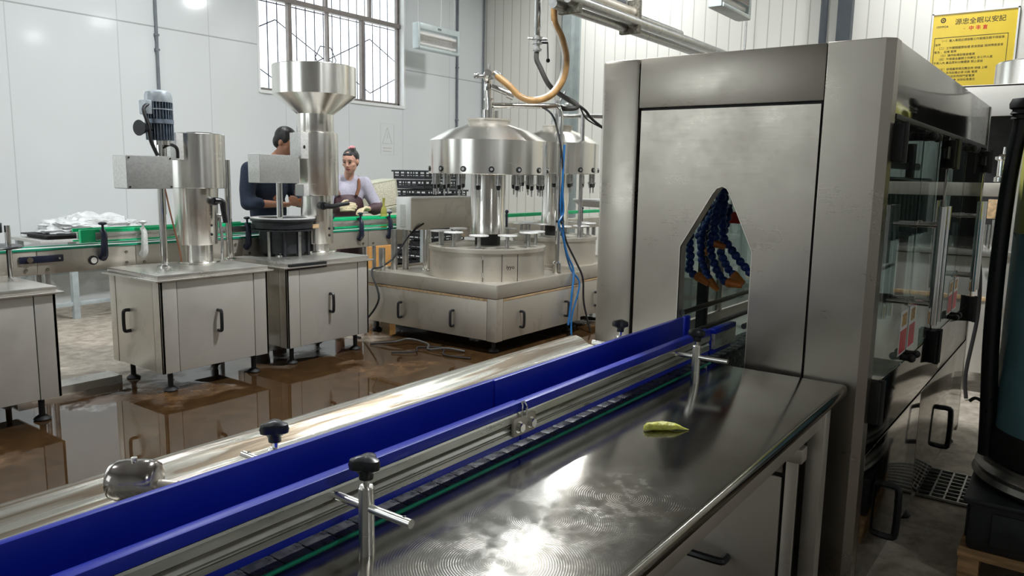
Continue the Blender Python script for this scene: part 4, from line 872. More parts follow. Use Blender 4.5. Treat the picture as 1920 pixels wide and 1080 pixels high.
# ------------------------------------------------------------------ foreground guide conveyor table
t = thing('infeed_conveyor_table', (1.0, 1.1, 0), 'steel conveyor table with blue guide rails leading into the tall steel cabinet', 'conveyor')
TX0, TX1 = -0.60, 2.575
YT0, YT1 = 0.535, 0.992
g = MB()
pr = [(YT1, 0.9), (YT0+0.012, 0.9), (YT0+0.004, 0.897), (YT0, 0.89), (YT0, 0.868), (YT0+0.005, 0.862), (YT0+0.02, 0.862), (YT0+0.02, 0.866), (YT0+0.008, 0.870), (YT0+0.008, 0.888), (YT1, 0.890)]
g.prism(pr, 'x', TX0, TX1); g.build('worktop', 'worktop', t, sharp=60)
g = MB(); g.box(TX0, TX1, YT1+0.002, YT1+0.007, 0.88, 0.9035, 0.001); g.box(TX0, TX1, YT1+0.118, YT1+0.123, 0.88, 0.9035, 0.001); g.build('wear_strip', 'green_dark', t)
# belt of slats
g = MB(); x = TX0; k = 0
while x < 2.52:
    g.box(x+0.0015, x+0.0570, YT1+0.010, YT1+0.114, 0.894, 0.9025, 0.0015)
    g.box(x+0.048, x+0.058, YT1+0.040, YT1+0.052, 0.8935, 0.9030); x += 0.0585
g.build('slat_belt', 'belt', t)
g = MB(); g.box(TX0, 2.575, YT1+0.008, YT1+0.116, 0.86, 0.893); g.build('belt_bed', 'gasket', t, smooth=False)
# back tray with rolled outer ridge
g = MB(); yb = YT1+0.125
pr = [(yb, 0.900), (1.44, 0.900), (1.475, 0.893), (1.50, 0.895), (1.535, 0.916), (1.56, 0.922), (1.585, 0.917), (1.615, 0.900), (1.635, 0.885), (1.64, 0.86), (1.632, 0.86), (1.625, 0.88), (1.60, 0.893), (1.56, 0.908), (1.50, 0.886), (1.44, 0.890), (yb, 0.890)]
g.prism(pr, 'x', TX0, TX1); g.build('back_tray', 'tray', t, sharp=60)

def rail(ya, yb_, xa, xb, sgn):
    """extruded aluminium rail with blue plastic cap and skirt; sgn=-1 faces the camera side"""
    g = MB(); y = ya
    zf = lambda z: 0.942+(z-0.94)*0.73
    out = [(0, 1.018), (0.012, 1.018), (0.014, 1.012), (0.014, 0.990), (0.007, 0.986), (0.005, 0.979), (0.009, 0.974), (0.013, 0.966), (0.010, 0.958), (0.013, 0.955), (0.013, 0.940), (0, 0.940)]
    g.prism([(y+sgn*a, zf(z)) for a, z in out], 'x', xa, xb); al = g.build('rail_profile', 'alu', t, sharp=20)
    g = MB(); g.box(xa, xb, y+sgn*0.011-0.0008, y+sgn*0.011+0.0008, zf(0.9795), zf(0.9855)); g.box(xa, xb, y+sgn*0.0128-0.0005, y+sgn*0.0128+0.0005, zf(0.9555), zf(0.9575)); g.build('profile_groove', 'alu_dark', al, smooth=False)  # thin dark strips laid along the profile grooves
    return al
# front rail: two lengths joined by a splice plate
RY = 1.020
for xa, xb, dz in ((TX0, 1.4275, 0.003), (1.432, 2.585, 0.0)):
    rail(RY, 0, xa, xb, -1)
    g = MB(); g.box(xa, xb, RY-0.015, RY+0.012, 0.997+dz, 1.020+dz, 0.005); g.build('blue_cap', 'blue', t)
    g = MB(); g.box(xa, xb, RY-0.008, RY+0.004, 0.924, 0.943, 0.002); g.box(xa, xb, RY+0.0005, RY+0.010, 0.924, 0.998, 0.001); g.build('blue_skirt', 'blue', t)
# back rail: tall blue sheet
for xa, xb in ((TX0, 1.452), (1.456, 2.585)):
    dz = 0.002 if xa < 0 else 0
    g = MB(); g.box(xa, xb, 1.110, 1.126, 0.906, 1.049+dz, 0.004); g.build('blue_side_guide', 'blue', t)
    rail(1.126, 0, xa+0.01, xb-0.01, 1)
# splice plate
g = MB(); g.box(1.385, 1.475, RY-0.020, RY-0.014, 0.945, 0.990, 0.006); sp = g.build('splice_plate', 'steel_dirty', t)
for xx in (1.405, 1.452):
    g = MB(); g.cyl((xx, RY-0.019, 0.967), (xx, RY-0.033, 0.967), 0.0105, seg=6); g.cyl((xx, RY-0.019, 0.967), (xx, RY-0.022, 0.967), 0.014, seg=16); g.build('nut', 'chrome', sp)
g = MB(); g.tube([(1.418, RY-0.018, 0.985), (1.418, RY-0.02, 1.010), (1.424, RY-0.016, 1.024)], 0.003, 6, 3); g.tube([(1.436, RY-0.018, 0.985), (1.436, RY-0.02, 1.010), (1.432, RY-0.014, 1.022)], 0.003, 6, 3); g.build('wire_clip', 'chrome', sp)
# rail clamps (post, cross bar, star knob)
def star_knob(g, x, y, z, r=0.026, rz=0.0):
    n = 30; prof = [(0.40, 0.0), (0.42, 0.010), (0.62, 0.016), (0.95, 0.020), (1.0, 0.028), (0.92, 0.036), (0.55, 0.040), (0.0, 0.041)]
    rings = []
    for q, zz in prof:
        ring = []
        for i in range(n):
            a = 2*PI*i/n
            lob = 1.0 if q < 0.5 else (0.80+0.20*math.cos(3*(a-rz)))
            ring.append(g.bm.verts.new((x+q*r*lob*math.cos(a)*1.12, y+q*r*lob*math.sin(a)*1.12, z+zz)))
        rings.append(ring)
    for a, b in zip(rings[:-1], rings[1:]):
        for i in range(n): g.bm.faces.new((a[i], a[(i+1) % n], b[(i+1) % n], b[i]))
    g.bm.faces.new(rings[0])
def rail_clamp(x, y, sgn, rz):
    g = MB(); g.cyl((x, y, 0.899), (x, y, 1.020), 0.0135, seg=24); g.lathe([(0.0, 1.020), (0.0115, 1.023), (0.0135, 1.020)], (x, y), 24); po = g.build('clamp_post', 'steel_round', t)
    g = MB(); g.cyl((x, y, 1.020), (x, y, 1.042), 0.006, seg=14); g.build('stud', 'chrome', po)
    g = MB(); star_knob(g, x, y, 1.036, 0.027, rz); g.build('star_knob', 'black', po)
    g = MB(); yi = RY-0.010 if sgn < 0 else 1.138
    g.cyl((x, yi, 0.985), (x, y+sgn*0.105, 0.985), 0.0078, seg=18); bar = g.build('cross_bar', 'steel_round', po)
    g = MB(); g.sph((x+0.002, y+sgn*0.088, 0.9925), 0.0035, (1, 1, 0.4)); g.build('pin_hole', 'black', bar)
    g = MB(); g.box(x-0.016, x+0.016, min(yi, yi-sgn*0.004), max(yi, yi-sgn*0.004)+0.002, 0.968, 0.998, 0.003); g.build('bar_flange', 'steel_dirty', po)
rail_clamp(0.856, 0.925, -1, 0.5)
rail_clamp(2.285, 0.933, -1, 0.2)
rail_clamp(0.872, 1.195, 1, 0.9)
rail_clamp(2.258, 1.195, 1, 0.4)
# under-frame
for (lx, ly) in ((2.42, 0.575), (2.42, 1.56), (-0.5, 0.575), (-0.5, 1.56)):
    g = MB(); g.box(lx-0.03, lx+0.03, ly-0.025, ly+0.025, 0.03, 0.888, 0.004); lg = g.build('leg', 'steel_dirty', t)
    g = MB(); g.lathe([(0, 0.0), (0.04, 0.0), (0.042, 0.008), (0.018, 0.03), (0, 0.035)], (lx, ly), 18); g.build('foot', 'black_matte', lg)
g = MB(); g.box(2.32, 2.45, 0.63, 1.55, 0.10, 0.885); cb = g.build('end_cabinet', 'gasket', t, smooth=False)
g = MB(); g.box(2.305, 2.322, 0.60, 0.635, 0.08, 0.80, 0.003); g.build('corner_post', 'steel_dirty', cb); g = MB(); g.box(2.305, 2.322, 1.50, 1.55, 0.08, 0.80, 0.003); g.build('corner_post', 'steel_dirty', cb)
g = MB(); g.box(2.306, 2.32, 0.645, 1.495, 0.66, 0.80, 0.003); g.build('apron_panel', 'steel_dirty', cb)
g = MB(); g.box(2.308, 2.32, 0.645, 1.495, 0.10, 0.645, 0.004); dr = g.build('door', 'steel_dirty', cb)
g = MB(); g.tube([(2.308, 0.80, 0.335), (2.275, 0.80, 0.335), (2.262, 0.82, 0.335), (2.262, 0.97, 0.335), (2.275, 0.99, 0.335), (2.308, 0.99, 0.335)], 0.013, 8, 3); g.build('handle', 'black', dr)
g = MB(); g.box(2.25, 2.305, 0.575, 0.70, 0.72, 0.765, 0.004); g.build('cross_brace', 'steel_dirty', t)
g = MB(); g.box(-0.5, 2.4, 0.56, 0.59, 0.80, 0.86, 0.003); g.box(-0.5, 2.4, 1.545, 1.575, 0.80, 0.86, 0.003); g.build('side_rail', 'steel_dirty', t)

# pickle lying on the worktop
g = MB(); A = Vector((1.747, 0.846, 0.9)); B = Vector((1.829, 0.757, 0.9)); ax = (B-A); Ln = ax.length; ax.normalize(); sd = Vector((-ax.y, ax.x, 0))
rs = [(0.0, 0.15), (0.03, 0.6), (0.10, 0.88), (0.25, 1.0), (0.42, 1.05), (0.58, 0.98), (0.70, 0.80), (0.80, 0.55), (0.88, 0.32), (0.94, 0.18), (1.0, 0.06)]
rings = []
for u, q in rs:
    ring = []
    for i in range(20):
        a = 2*PI*i/20; w_ = 0.0165*q; h_ = 0.0115*q
        nn = 0.9+0.22*noise.noise(Vector((u*9, math.cos(a)*1.5, math.sin(a)*1.5)))
        p = A+ax*(u*Ln)+sd*(math.cos(a)*w_*nn+0.004*math.sin(u*5))+Vector((0, 0, 0.0115*min(1, q+0.15)+math.sin(a)*h_*nn))
        p.z = max(p.z, 0.9003); ring.append(g.bm.verts.new(p))
    rings.append(ring)
for a, b in zip(rings[:-1], rings[1:]):
    for i in range(20): g.bm.faces.new((a[i], a[(i+1) % 20], b[(i+1) % 20], b[i]))
g.bm.faces.new(rings[0]); g.bm.faces.new(rings[-1])
tag(g.build('pickle', 'gherkin'), 'small pale yellow-green pickled gherkin lying on the foreground steel worktop', 'pickle')

# shiny canister lying on the back tray
C0 = Vector((0.722, 1.437, 0.943)); dx = Vector((0.62, -0.78, 0)).normalized()
t = thing('steel_canister', (0.745, 1.40, 0.9), 'shiny round steel canister lying on its side on the wet back tray', 'canister')
g = MB(); prof = [(-0.048, 0.0), (-0.048, 0.030), (-0.044, 0.036), (-0.03, 0.0405), (-0.012, 0.042), (0.0, 0.0405), (0.012, 0.042), (0.03, 0.041), (0.042, 0.036), (0.046, 0.028), (0.046, 0.0)]
rings = []
up = Vector((0, 0, 1)); sv = dx.cross(up)
for a_, r_ in prof:
    if r_ == 0.0: rings.append(None if False else [g.bm.verts.new(C0+dx*a_+sv*0.0005*math.cos(2*PI*i/32)+up*0.0005*math.sin(2*PI*i/32)) for i in range(32)]); continue
    rings.append([g.bm.verts.new(C0+dx*a_+sv*r_*math.cos(2*PI*i/32)+up*r_*math.sin(2*PI*i/32)) for i in range(32)])
for a, b in zip(rings[:-1], rings[1:]):
    for i in range(32): g.bm.faces.new((a[i], a[(i+1) % 32], b[(i+1) % 32], b[i]))
g.build('barrel', 'dark_chrome', t, sharp=70)
g = MB(); q = C0+dx*0.045; g.cyl(q+Vector((0, 0, -0.018)), q+dx*0.035+Vector((0, 0, -0.02)), 0.020, 0.018, seg=20); g.build('spout', 'steel_dirty', t)
g = MB(); g.cyl(C0+up*0.038, C0+up*0.047, 0.006, seg=10); g.build('cap_pin', 'steel_round', t)

# ------------------------------------------------------------------ tall guarded washing cabinet
OX, OY = 2.6, 0.487
t = thing('bottle_washing_machine', (OX, OY, 0), 'tall stainless enclosed machine with a pointed tunnel opening and glass side doors', 'machine', rz=R(-1.0))
LX, WY, HT = 2.62, 1.015, 1.985
def B(x0, x1, y0, y1, z0, z1, bev=0.0, g=None):
    g = g or MB(); g.box(OX+x0, OX+x1, OY+y0, OY+y1, z0, z1, bev); return g
# corner posts
g = MB(); c_ = 0.026; g.prism([(OX, OY+c_), (OX+c_, OY), (OX+0.09, OY), (OX+0.09, OY+0.195), (OX, OY+0.195)], 'z', 0.08, HT); g.build('front_post', 'steel_machine', t, bevel=0.002, sharp=20)
g = B(0, 0.09, 0.858, WY, 0.08, HT, 0.014); g.build('front_post', 'steel_machine', t)
g = B(LX-0.06, LX, 0, 0.10, 0.08, HT, 0.006); g.build('rear_post', 'steel_polish', t)
g = B(LX-0.06, LX, WY-0.08, WY, 0.08, HT, 0.006); g.build('rear_post', 'steel_machine', t)
g = B(0.002, 0.03, 0.197, 0.856, 1.805, HT-0.001, 0.004); g.build('header_panel', 'steel_machine', t)
# front panel with pointed opening
g = MB()
def yz(y, z): return (OY+y, z)
AL, AR, AS, AT, AB = 0.668, 0.402, 1.303, 1.524, 0.865
apx = [(0.555, 1.497), (0.540, 1.517), (0.520, 1.524), (0.505, 1.517), (0.494, 1.500)]
outl = [(0.205, AB), (0.205, 1.796), (0.850, 1.796), (0.850, AB), (AL, AB), (AL, AS)] + apx + [(AR, AS), (AR, AB)]
g.prism([yz(*p) for p in outl], 'x', OX+0.010, OX+0.020)
g.prism([yz(0.205, 0.10), yz(0.205, AB), yz(0.850, AB), yz(0.850, 0.10)], 'x', OX+0.010, OX+0.020)
fp = g.build('tunnel_panel', 'steel_machine', t)
g = MB(); path = [(AL, AB), (AL, AS)] + apx + [(AR, AS), (AR, AB)]
for a, b in zip(path[:-1], path[1:]):
    d = Vector((b[0]-a[0], b[1]-a[1])); n = Vector((d.y, -d.x)).normalized()*0.003
    n = -n if n.dot(Vector((0.53, 1.2))-Vector(a)) > 0 else n
    g.prism([yz(a[0], a[1]), yz(b[0], b[1]), yz(b[0]+n.x, b[1]+n.y), yz(a[0]+n.x, a[1]+n.y)], 'x', OX+0.009, OX+0.060)
g.build('tunnel_flange', 'steel_dirty', fp, smooth=False)
g = B(0.020, 0.028, 0.197, 0.206, 0.10, 1.805); B(0.020, 0.028, 0.849, 0.857, 0.10, 1.805, g=g); B(0.020, 0.028, 0.197, 0.857, 1.795, 1.806, g=g); g.build('panel_gap', 'gasket', t, smooth=False)
# roof, right header fascia, lower fascia and doors
g = B(0.02, LX-0.01, 0.01, WY-0.01, HT-0.012, HT-0.002); g.build('roof_sheet', 'steel_machine', t, smooth=False)
g = B(0.092, LX-0.062, 0.002, 0.02, 1.765, HT-0.001, 0.002); g.build('side_header', 'steel_polish', t)
g = B(0.092, LX-0.062, WY-0.02, WY-0.002, 1.80, HT-0.001, 0.002); g.build('side_header', 'steel_machine', t)
g = B(0.092, LX-0.062, -0.004, 0.008, 1.748, 1.765, 0.002); g.build('door_gasket', 'gasket', t)
g = B(0.092, LX-0.062, 0.002, 0.02, 0.645, 0.862, 0.002); g.build('side_sill', 'steel_polish', t)
g = B(0.092, LX-0.062, WY-0.02, WY-0.002, 0.12, 0.862, 0.002); g.build('side_sill', 'steel_machine', t)
for xa, xb, hx in ((0.095, 1.115, 0.45), (1.125, LX-0.065, 1.72)):
    g = B(xa, xb, 0.0, 0.018, 0.12, 0.637, 0.003); d = g.build('lower_door', 'steel_polish', t)
    u_handle(OX+hx, OY, 0.325, 0.20, '-y', w=0.026, d=0.055).build('handle', 'black', d)
g = B(LX-0.02, LX-0.002, 0.10, WY-0.08, 0.12, 0.86); B(LX-0.02, LX-0.002, 0.10, WY-0.08, 1.80, HT-0.002, g=g); g.build('rear_panel', 'steel_machine', t, smooth=False)
for fx in (0.06, 1.25, LX-0.06):
    for fy in (0.06, WY-0.06): foot(t, OX+fx, OY+fy, 0.125)
# glass leaves on the camera side with handles, hinges, stickers and latch knobs
leaves = [(0.100, 0.655, 'L'), (0.662, 1.215, 'R'), (1.255, 1.81, 'L'), (1.817, LX-0.075, 'R')]
for i, (xa, xb, side) in enumerate(leaves):
    g = B(xa, xb, 0.003, 0.011, 0.868, 1.745, 0.001); gl = g.build('glass_door', 'guard_glass', t, smooth=False)
    hx = xa if side == 'L' else xb; sx_ = 1 if side == 'L' else -1
    for (za, zb) in ((1.615, 1.735), (0.755, 0.90)):
        g = MB(); g.box(OX+hx-0.022, OX+hx+0.022, OY-0.030, OY+0.004, za, zb, 0.006); g.cyl((OX+hx, OY-0.030, za-0.004), (OX+hx, OY-0.030, zb+0.004), 0.012, seg=14)
        if za > 1: g.box(OX+hx, OX+hx+sx_*0.10, OY-0.012, OY+0.004, 1.655, 1.70, 0.004)
        h = g.build('hinge', 'gasket', gl)
    ex = (xb-0.045) if side == 'L' else (xa+0.045)
    g = MB(); g.cyl((OX+ex, OY-0.085, 1.025), (OX+ex, OY-0.085, 1.465), 0.0165, seg=22)
    for z in (1.10, 1.395): g.cyl((OX+ex, OY-0.085, z), (OX+ex, OY+0.003, z), 0.0085, seg=14); g.cyl((OX+ex, OY-0.006, z), (OX+ex, OY+0.002, z), 0.013, seg=16)
    g.build('bar_handle', 'chrome', gl)
    g = MB(); g.cyl((OX+ex, OY+0.012, 1.72), (OX+ex, OY-0.028, 1.72), 0.013, seg=14); g.sph((OX+ex, OY-0.03, 1.72), 0.018); g.build('latch_knob', 'gasket', gl); g = MB(); g.cyl((OX+ex, OY-0.028, 0.885), (OX+ex, OY+0.01, 0.885), 0.012, seg=14); g.sph((OX+ex, OY-0.028, 0.885), 0.016); g.build('latch_knob', 'gasket', gl)
    # stickers next to the meeting edge
    if side == 'L': sa, sb = xb-0.15, xb-0.012
    else: sa, sb = xa+0.012, xa+0.15
    g = B(sa, sb, 0.0015, 0.0028, 0.905, 1.075); st = g.build('sticker', 'label_white', gl, smooth=False, label='white and red safety sticker')
    g = B(sa+0.01, sb-0.01, 0.0008, 0.0016, 0.912, 1.00); g.build('red_field', 'label_red', st, smooth=False)
    g = B(sa+0.028, sb-0.028, 0.0008, 0.0016, 1.015, 1.062); g.build('pictogram', 'label_art', st, smooth=False)
g = B(1.218, 1.252, 0.0, 0.03, 0.862, 1.75, 0.003); g.build('door_mullion', 'steel_polish', t)
# far side glass
for xa, xb in ((0.10, 1.22), (1.25, LX-0.07)):
    g = B(xa, xb, WY-0.012, WY-0.004, 0.868, 1.795); g.build('rear_glass', 'guard_glass', t, smooth=False)
g = B(1.222, 1.248, WY-0.03, WY, 0.862, 1.80, 0.003); g.build('door_mullion', 'steel_machine', t)
# interior: drip floor, frames, rods, spray manifold, grippers
g = B(0.05, LX-0.05, 0.03, WY-0.03, 0.80, 0.812); g.build('drip_floor', 'steel_dirty', t, smooth=False)
for (ix, iy) in ((0.55, 0.30), (0.55, 0.80), (1.3, 0.80), (2.1, 0.30), (2.1, 0.80), (0.92, 0.36)):
    g = B(ix-0.02, ix+0.02, iy-0.02, iy+0.02, 0.812, 1.76, 0.003); g.build('inner_post', 'pipe_in', t)
g = MB(); x = 0.03
while x < 2.5:
    g.box(OX+x+0.0015, OX+x+0.0570, OY+0.521, OY+0.619, 0.894, 0.9025, 0.0015); x += 0.0585
B(0.03, 2.55, 0.519, 0.621, 0.82, 0.893, g=g); g.build('inner_belt', 'belt', t)
g = B(0.0, 0.20, 0.510, 0.537, 0.997, 1.017, 0.005); g.build('inner_rail_cap', 'blue', t)
g = B(0.0, 0.20, 0.511, 0.525, 0.942, 0.998, 0.002); g.build('inner_rail_profile', 'alu', t)
g = B(0.0, 0.19, 0.526, 0.535, 0.919, 0.997, 0.001); g.build('inner_rail_skirt', 'blue', t)
g = B(-0.005, 0.035, 0.623, 0.639, 0.906, 1.049, 0.004); g.build('inner_side_guide', 'blue', t)
g = MB()
for (ry, rz_) in ((0.655, 1.075), (0.42, 1.055), (0.655, 0.985)): g.cyl((OX+0.03, OY+ry, rz_-0.02), (OX+2.5, OY+ry, rz_), 0.010, seg=10)
g.build('guide_rods', 'black', t)
g = B(0.2, 2.4, 0.50, 0.56, 1.70, 1.75, 0.01); B(0.2, 2.4, 0.30, 0.34, 1.62, 1.66, 0.01, g=g); g.build('spray_manifold', 'galv', t)
g = MB()
for k in range(14): 
    xx = 0.95+k*0.11; g.cyl((OX+xx, OY+0.26, 1.30), (OX+xx, OY+0.26, 1.55), 0.016, seg=10); g.cyl((OX+xx, OY+0.26, 1.27), (OX+xx, OY+0.26, 1.31), 0.03, seg=12)
g.cyl((OX+0.9, OY+0.26, 1.56), (OX+2.45, OY+0.26, 1.56), 0.018, seg=10); g.build('bottle_grippers', 'chrome', t)
g = MB(); g.lathe([(0, 1.12), (0.12, 1.12), (0.12, 1.25), (0.0, 1.27)], (OX+1.9, OY+0.45), 28); g.build('drive_wheel', 'steel_round', t)
g = B(0.65, 0.85, 0.55, 0.75, 1.36, 1.41, 0.006); g.build('red_block', 'red_item', t)
HO = [
 ([(0.35, 0.62, 1.70), (0.35, 0.64, 1.60), (0.35, 0.645, 1.497), (0.35, 0.646, 1.455), (0.35, 0.649, 1.412), (0.35, 0.646, 1.364), (0.35, 0.641, 1.321), (0.35, 0.606, 1.275), (0.35, 0.566, 1.229), (0.35, 0.537, 1.201), (0.34, 0.50, 1.17)], (-0.1, -0.6, -0.8)),
 ([(0.30, 0.56, 1.70), (0.30, 0.60, 1.58), (0.3, 0.63, 1.50), (0.3, 0.65, 1.444), (0.3, 0.661, 1.407), (0.3, 0.662, 1.365), (0.3, 0.655, 1.335), (0.31, 0.665, 1.30)], (0.1, -0.7, -0.25)),
 ([(0.5, 0.62, 1.70), (0.5, 0.70, 1.52), (0.5, 0.76, 1.40), (0.5, 0.782, 1.363), (0.5, 0.81, 1.316), (0.5, 0.80, 1.28), (0.45, 0.76, 1.25)], (-0.3, -0.8, -0.2)),
 ([(0.28, 0.70, 1.52), (0.26, 0.73, 1.40), (0.25, 0.74, 1.32), (0.25, 0.737, 1.272), (0.25, 0.732, 1.23), (0.25, 0.736, 1.193), (0.25, 0.712, 1.17), (0.25, 0.693, 1.166)], (0, -0.8, -0.5)),
 ([(0.4, 0.66, 1.55), (0.4, 0.72, 1.40), (0.4, 0.75, 1.33), (0.4, 0.753, 1.28), (0.4, 0.753, 1.235), (0.4, 0.738, 1.192), (0.4, 0.723, 1.161), (0.4, 0.708, 1.131)], (0, -0.7, -0.6)),
 ([(0.3, 0.64, 1.42), (0.3, 0.67, 1.33), (0.3, 0.668, 1.261), (0.3, 0.653, 1.22), (0.3, 0.632, 1.179), (0.3, 0.605, 1.151), (0.3, 0.586, 1.147)], (0, -0.85, -0.1)),
 ([(0.45, 0.66, 1.45), (0.45, 0.68, 1.33), (0.45, 0.689, 1.256), (0.45, 0.673, 1.219), (0.45, 0.651, 1.182), (0.45, 0.624, 1.159)], (0, -0.7, -0.5)),
]
for pts, nd in HO:
    P = catmull([Vector((OX+a, OY+b, c)) for a, b, c in pts], 10)
    g = MB(); acc = 0; last = P[0]; step = 0.025
    g.tube([tuple(p) for p in P[::4]]+[tuple(P[-1])], 0.010, 8, 1)
    for p in P:
        acc += (p-last).length; last = p
        if acc >= step:
            acc = 0; g.sph(p, 0.0175, u=12, v=8)
    ho = g.build('segmented_hose', 'hoseblue', t)
    e = P[-1]; nd = Vector(nd).normalized()
    g = MB(); g.cyl(e-nd*0.005, e+nd*0.05, 0.019, 0.010, seg=16); g.sph(e, 0.0195, u=12, v=8); g.build('nozzle', 'orange', ho)

# ------------------------------------------------------------------ drain grate
t = thing('drain_grate', (4.35, -0.2, 0), 'steel floor drain grate beside the tall cabinet with glass doors', 'grate')
g = MB(); g.box(4.14, 4.58, -1.0, 0.50, 0.001, 0.004); g.build('pit_shade_sheet', 'gasket', t, smooth=False)  # black sheet on the floor, its colour paints the trench's shade
g = MB()
for k in range(9): y_ = 4.145+k*0.054; g.box(y_-0.004, y_+0.004, -1.0, 0.50, 0.004, 0.016)
for k in range(26): y_ = -1.0+k*0.06; g.box(4.14, 4.58, y_-0.004, y_+0.004, 0.004, 0.015)
g.build('grate_bars', 'galv', t, smooth=False)

# ------------------------------------------------------------------ tank on black crate and pallet at the right edge
tcx, tcy = 3.73, -0.135
t = thing('wooden_pallet', (tcx, tcy, 0), 'wooden pallet under the black crate at the right edge', 'pallet')
for k in range(5):
    g = MB(); xa = 3.33+k*0.155; g.box(xa, xa+0.12, -0.66, 0.24, 0.10, 0.122, 0.003); g.build('deck_board', 'pallet', t)
for yy in (-0.62, -0.23, 0.165):
    g = MB(); g.box(3.33, 4.07, yy, yy+0.07, 0.0, 0.10, 0.003); g.build('stringer', 'pallet', t)
g = MB(); g.box(3.37, 4.05, -0.62, 0.220, 0.123, 0.335, 0.02)
for k in range(3): g.box(3.40+k*0.21, 3.58+k*0.21, 0.220, 0.228, 0.16, 0.29, 0.004)
g.box(3.362, 3.37, -0.5, 0.14, 0.16, 0.29, 0.004); g.box(3.35, 4.07, -0.64, 0.240, 0.312, 0.337, 0.01)
tag(g.build('black_crate', 'crate'), 'large black plastic crate on the wooden pallet at the right edge', 'crate')
t = thing('liquid_tank', (tcx, tcy, 0.337), 'round teal and yellow tank with a black edge tube, cut by the right border', 'tank')
g = MB(); g.lathe([(0.30, 0.339), (0.365, 0.341), (0.385, 0.362), (0.376, 0.385), (0.362, 0.39), (0.376, 0.402), (0.362, 0.42), (0.352, 0.425), (0.352, 0.44), (0.30, 0.445)], (tcx, tcy), 64); g.build('base_ring', 'galv', t)
g = MB(); g.lathe([(0.31, 0.44), (0.342, 0.445), (0.342, 0.55), (0.332, 0.57), (0.31, 0.57)], (tcx, tcy), 64); g.build('lower_band', 'gasket', t)
g = MB(); g.lathe([(0.29, 0.56), (0.330, 0.56), (0.330, 1.36), (0.29, 1.36)], (tcx, tcy), 64); g.build('tank_wall', 'teal', t)
g = MB(); g.lathe([(0.29, 1.36), (0.330, 1.36), (0.326, 1.72), (0.28, 1.80), (0.10, 1.84), (0, 1.84)], (tcx, tcy), 64); g.build('tank_top', 'yellowish', t)
g = MB(); g.tube([(3.64, 0.196, 0.44), (3.63, 0.205, 0.62), (3.62, 0.222, 0.9), (3.61, 0.228, 1.2), (3.61, 0.222, 1.55), (3.62, 0.200, 1.84)], lambda u: 0.033-0.006*u, 16, 6); g.build('edge_tube', 'black', t)
g = MB(); g.lathe([(0.02, 1.80), (0.042, 1.803), (0.036, 1.818), (0.045, 1.823), (0.037, 1.838), (0.048, 1.844), (0.05, 1.862), (0.042, 1.88), (0.0, 1.885)], (3.62, 0.200), 28); g.build('ribbed_cap', 'black_matte', t)
g = MB(); g.tube([(3.62, 0.225, 0.66), (3.62, 0.255, 0.672), (3.62, 0.275, 0.655)], 0.007, 8, 3); g.build('side_lug', 'black', t)

# ------------------------------------------------------------------ background machine far right
t = thing('bottle_rinsing_machine', (7.3, -0.2, 0), 'background stainless machine with an open front seen past the glass doors on the right', 'machine')
ya, yb2 = -1.9, 0.95
g = MB(); g.box(6.5, 6.53, ya, yb2, 2.03, 2.25, 0.004); g.box(6.5, 8.3, ya, yb2, 2.235, 2.25, 0.002); g.build('top_fascia', 'steel_bright', t)
for yy in (yb2-0.06, 0.36, ya+0.05):
    g = MB(); g.box(6.5, 6.56, yy-0.03, yy+0.03, 0.12, 2.04, 0.004); g.build('frame_post', 'steel_bright', t)
g = MB(); g.box(8.2, 8.24, ya, yb2, 0.12, 2.23); g.build('back_panel', 'pipe_in', t, smooth=False)
g = MB(); g.box(6.48, 8.2, ya, yb2, 1.03, 1.07, 0.004); g.build('worktop', 'steel', t)
g = MB(); g.box(6.52, 6.56, ya+0.1, yb2-0.1, 0.16, 1.02, 0.003); g.build('lower_panel', 'steel_bright', t)
g = MB(); g.box(6.51, 6.53, ya, yb2, 0.70, 0.73, 0.003); g.build('panel_trim', 'plywood', t)
g = MB(); g.box(6.62, 7.8, ya+0.2, yb2-0.12, 1.46, 1.56, 0.006); g.build('gearbox_plate', 'steel_dirty', t)
g = MB(); g.lathe([(0.03, 1.56), (0.05, 1.57), (0.05, 1.60), (0.035, 1.61), (0.035, 1.72), (0.055, 1.73), (0.055, 1.75), (0.01, 1.77), (0.008, 1.82)], (6.7, 0.46), 20); g.build('chrome_spindle', 'chrome', t)
g = MB(); g.box(6.6, 6.66, 0.42, 0.52, 1.30, 1.44, 0.004); g.build('wooden_block', 'plywood', t)
g = MB()
for k in range(9): g.cyl((6.68+0.1*(k % 3), 0.30+k*0.055, 1.07), (6.68+0.1*(k % 3), 0.30+k*0.055, 1.25+0.04*(k % 2)), 0.022, seg=12)
g.build('rinse_nozzles', 'chrome', t)
g = MB(); g.lathe([(0, 2.25), (0.32, 2.25), (0.33, 2.26), (0.33, 2.44), (0.32, 2.45), (0.0, 2.45)], (7.02, 0.27), 48); g.build('top_tank', 'steel_round', t)
for fx in (6.6, 8.1):
    for fy in (ya+0.1, yb2-0.1): foot(t, fx, fy, 0.17)
g = MB(); g.tube([(6.46, 0.55, 1.05), (6.40, 0.53, 1.03), (6.34, 0.50, 0.90), (6.36, 0.49, 0.6), (6.30, 0.52, 0.2), (6.28, 0.5, 0.012)], 0.014, 8, 5)
tag(g.build('power_cable', 'cable'), 'black cable drooping from the background machine on the right', 'cable')

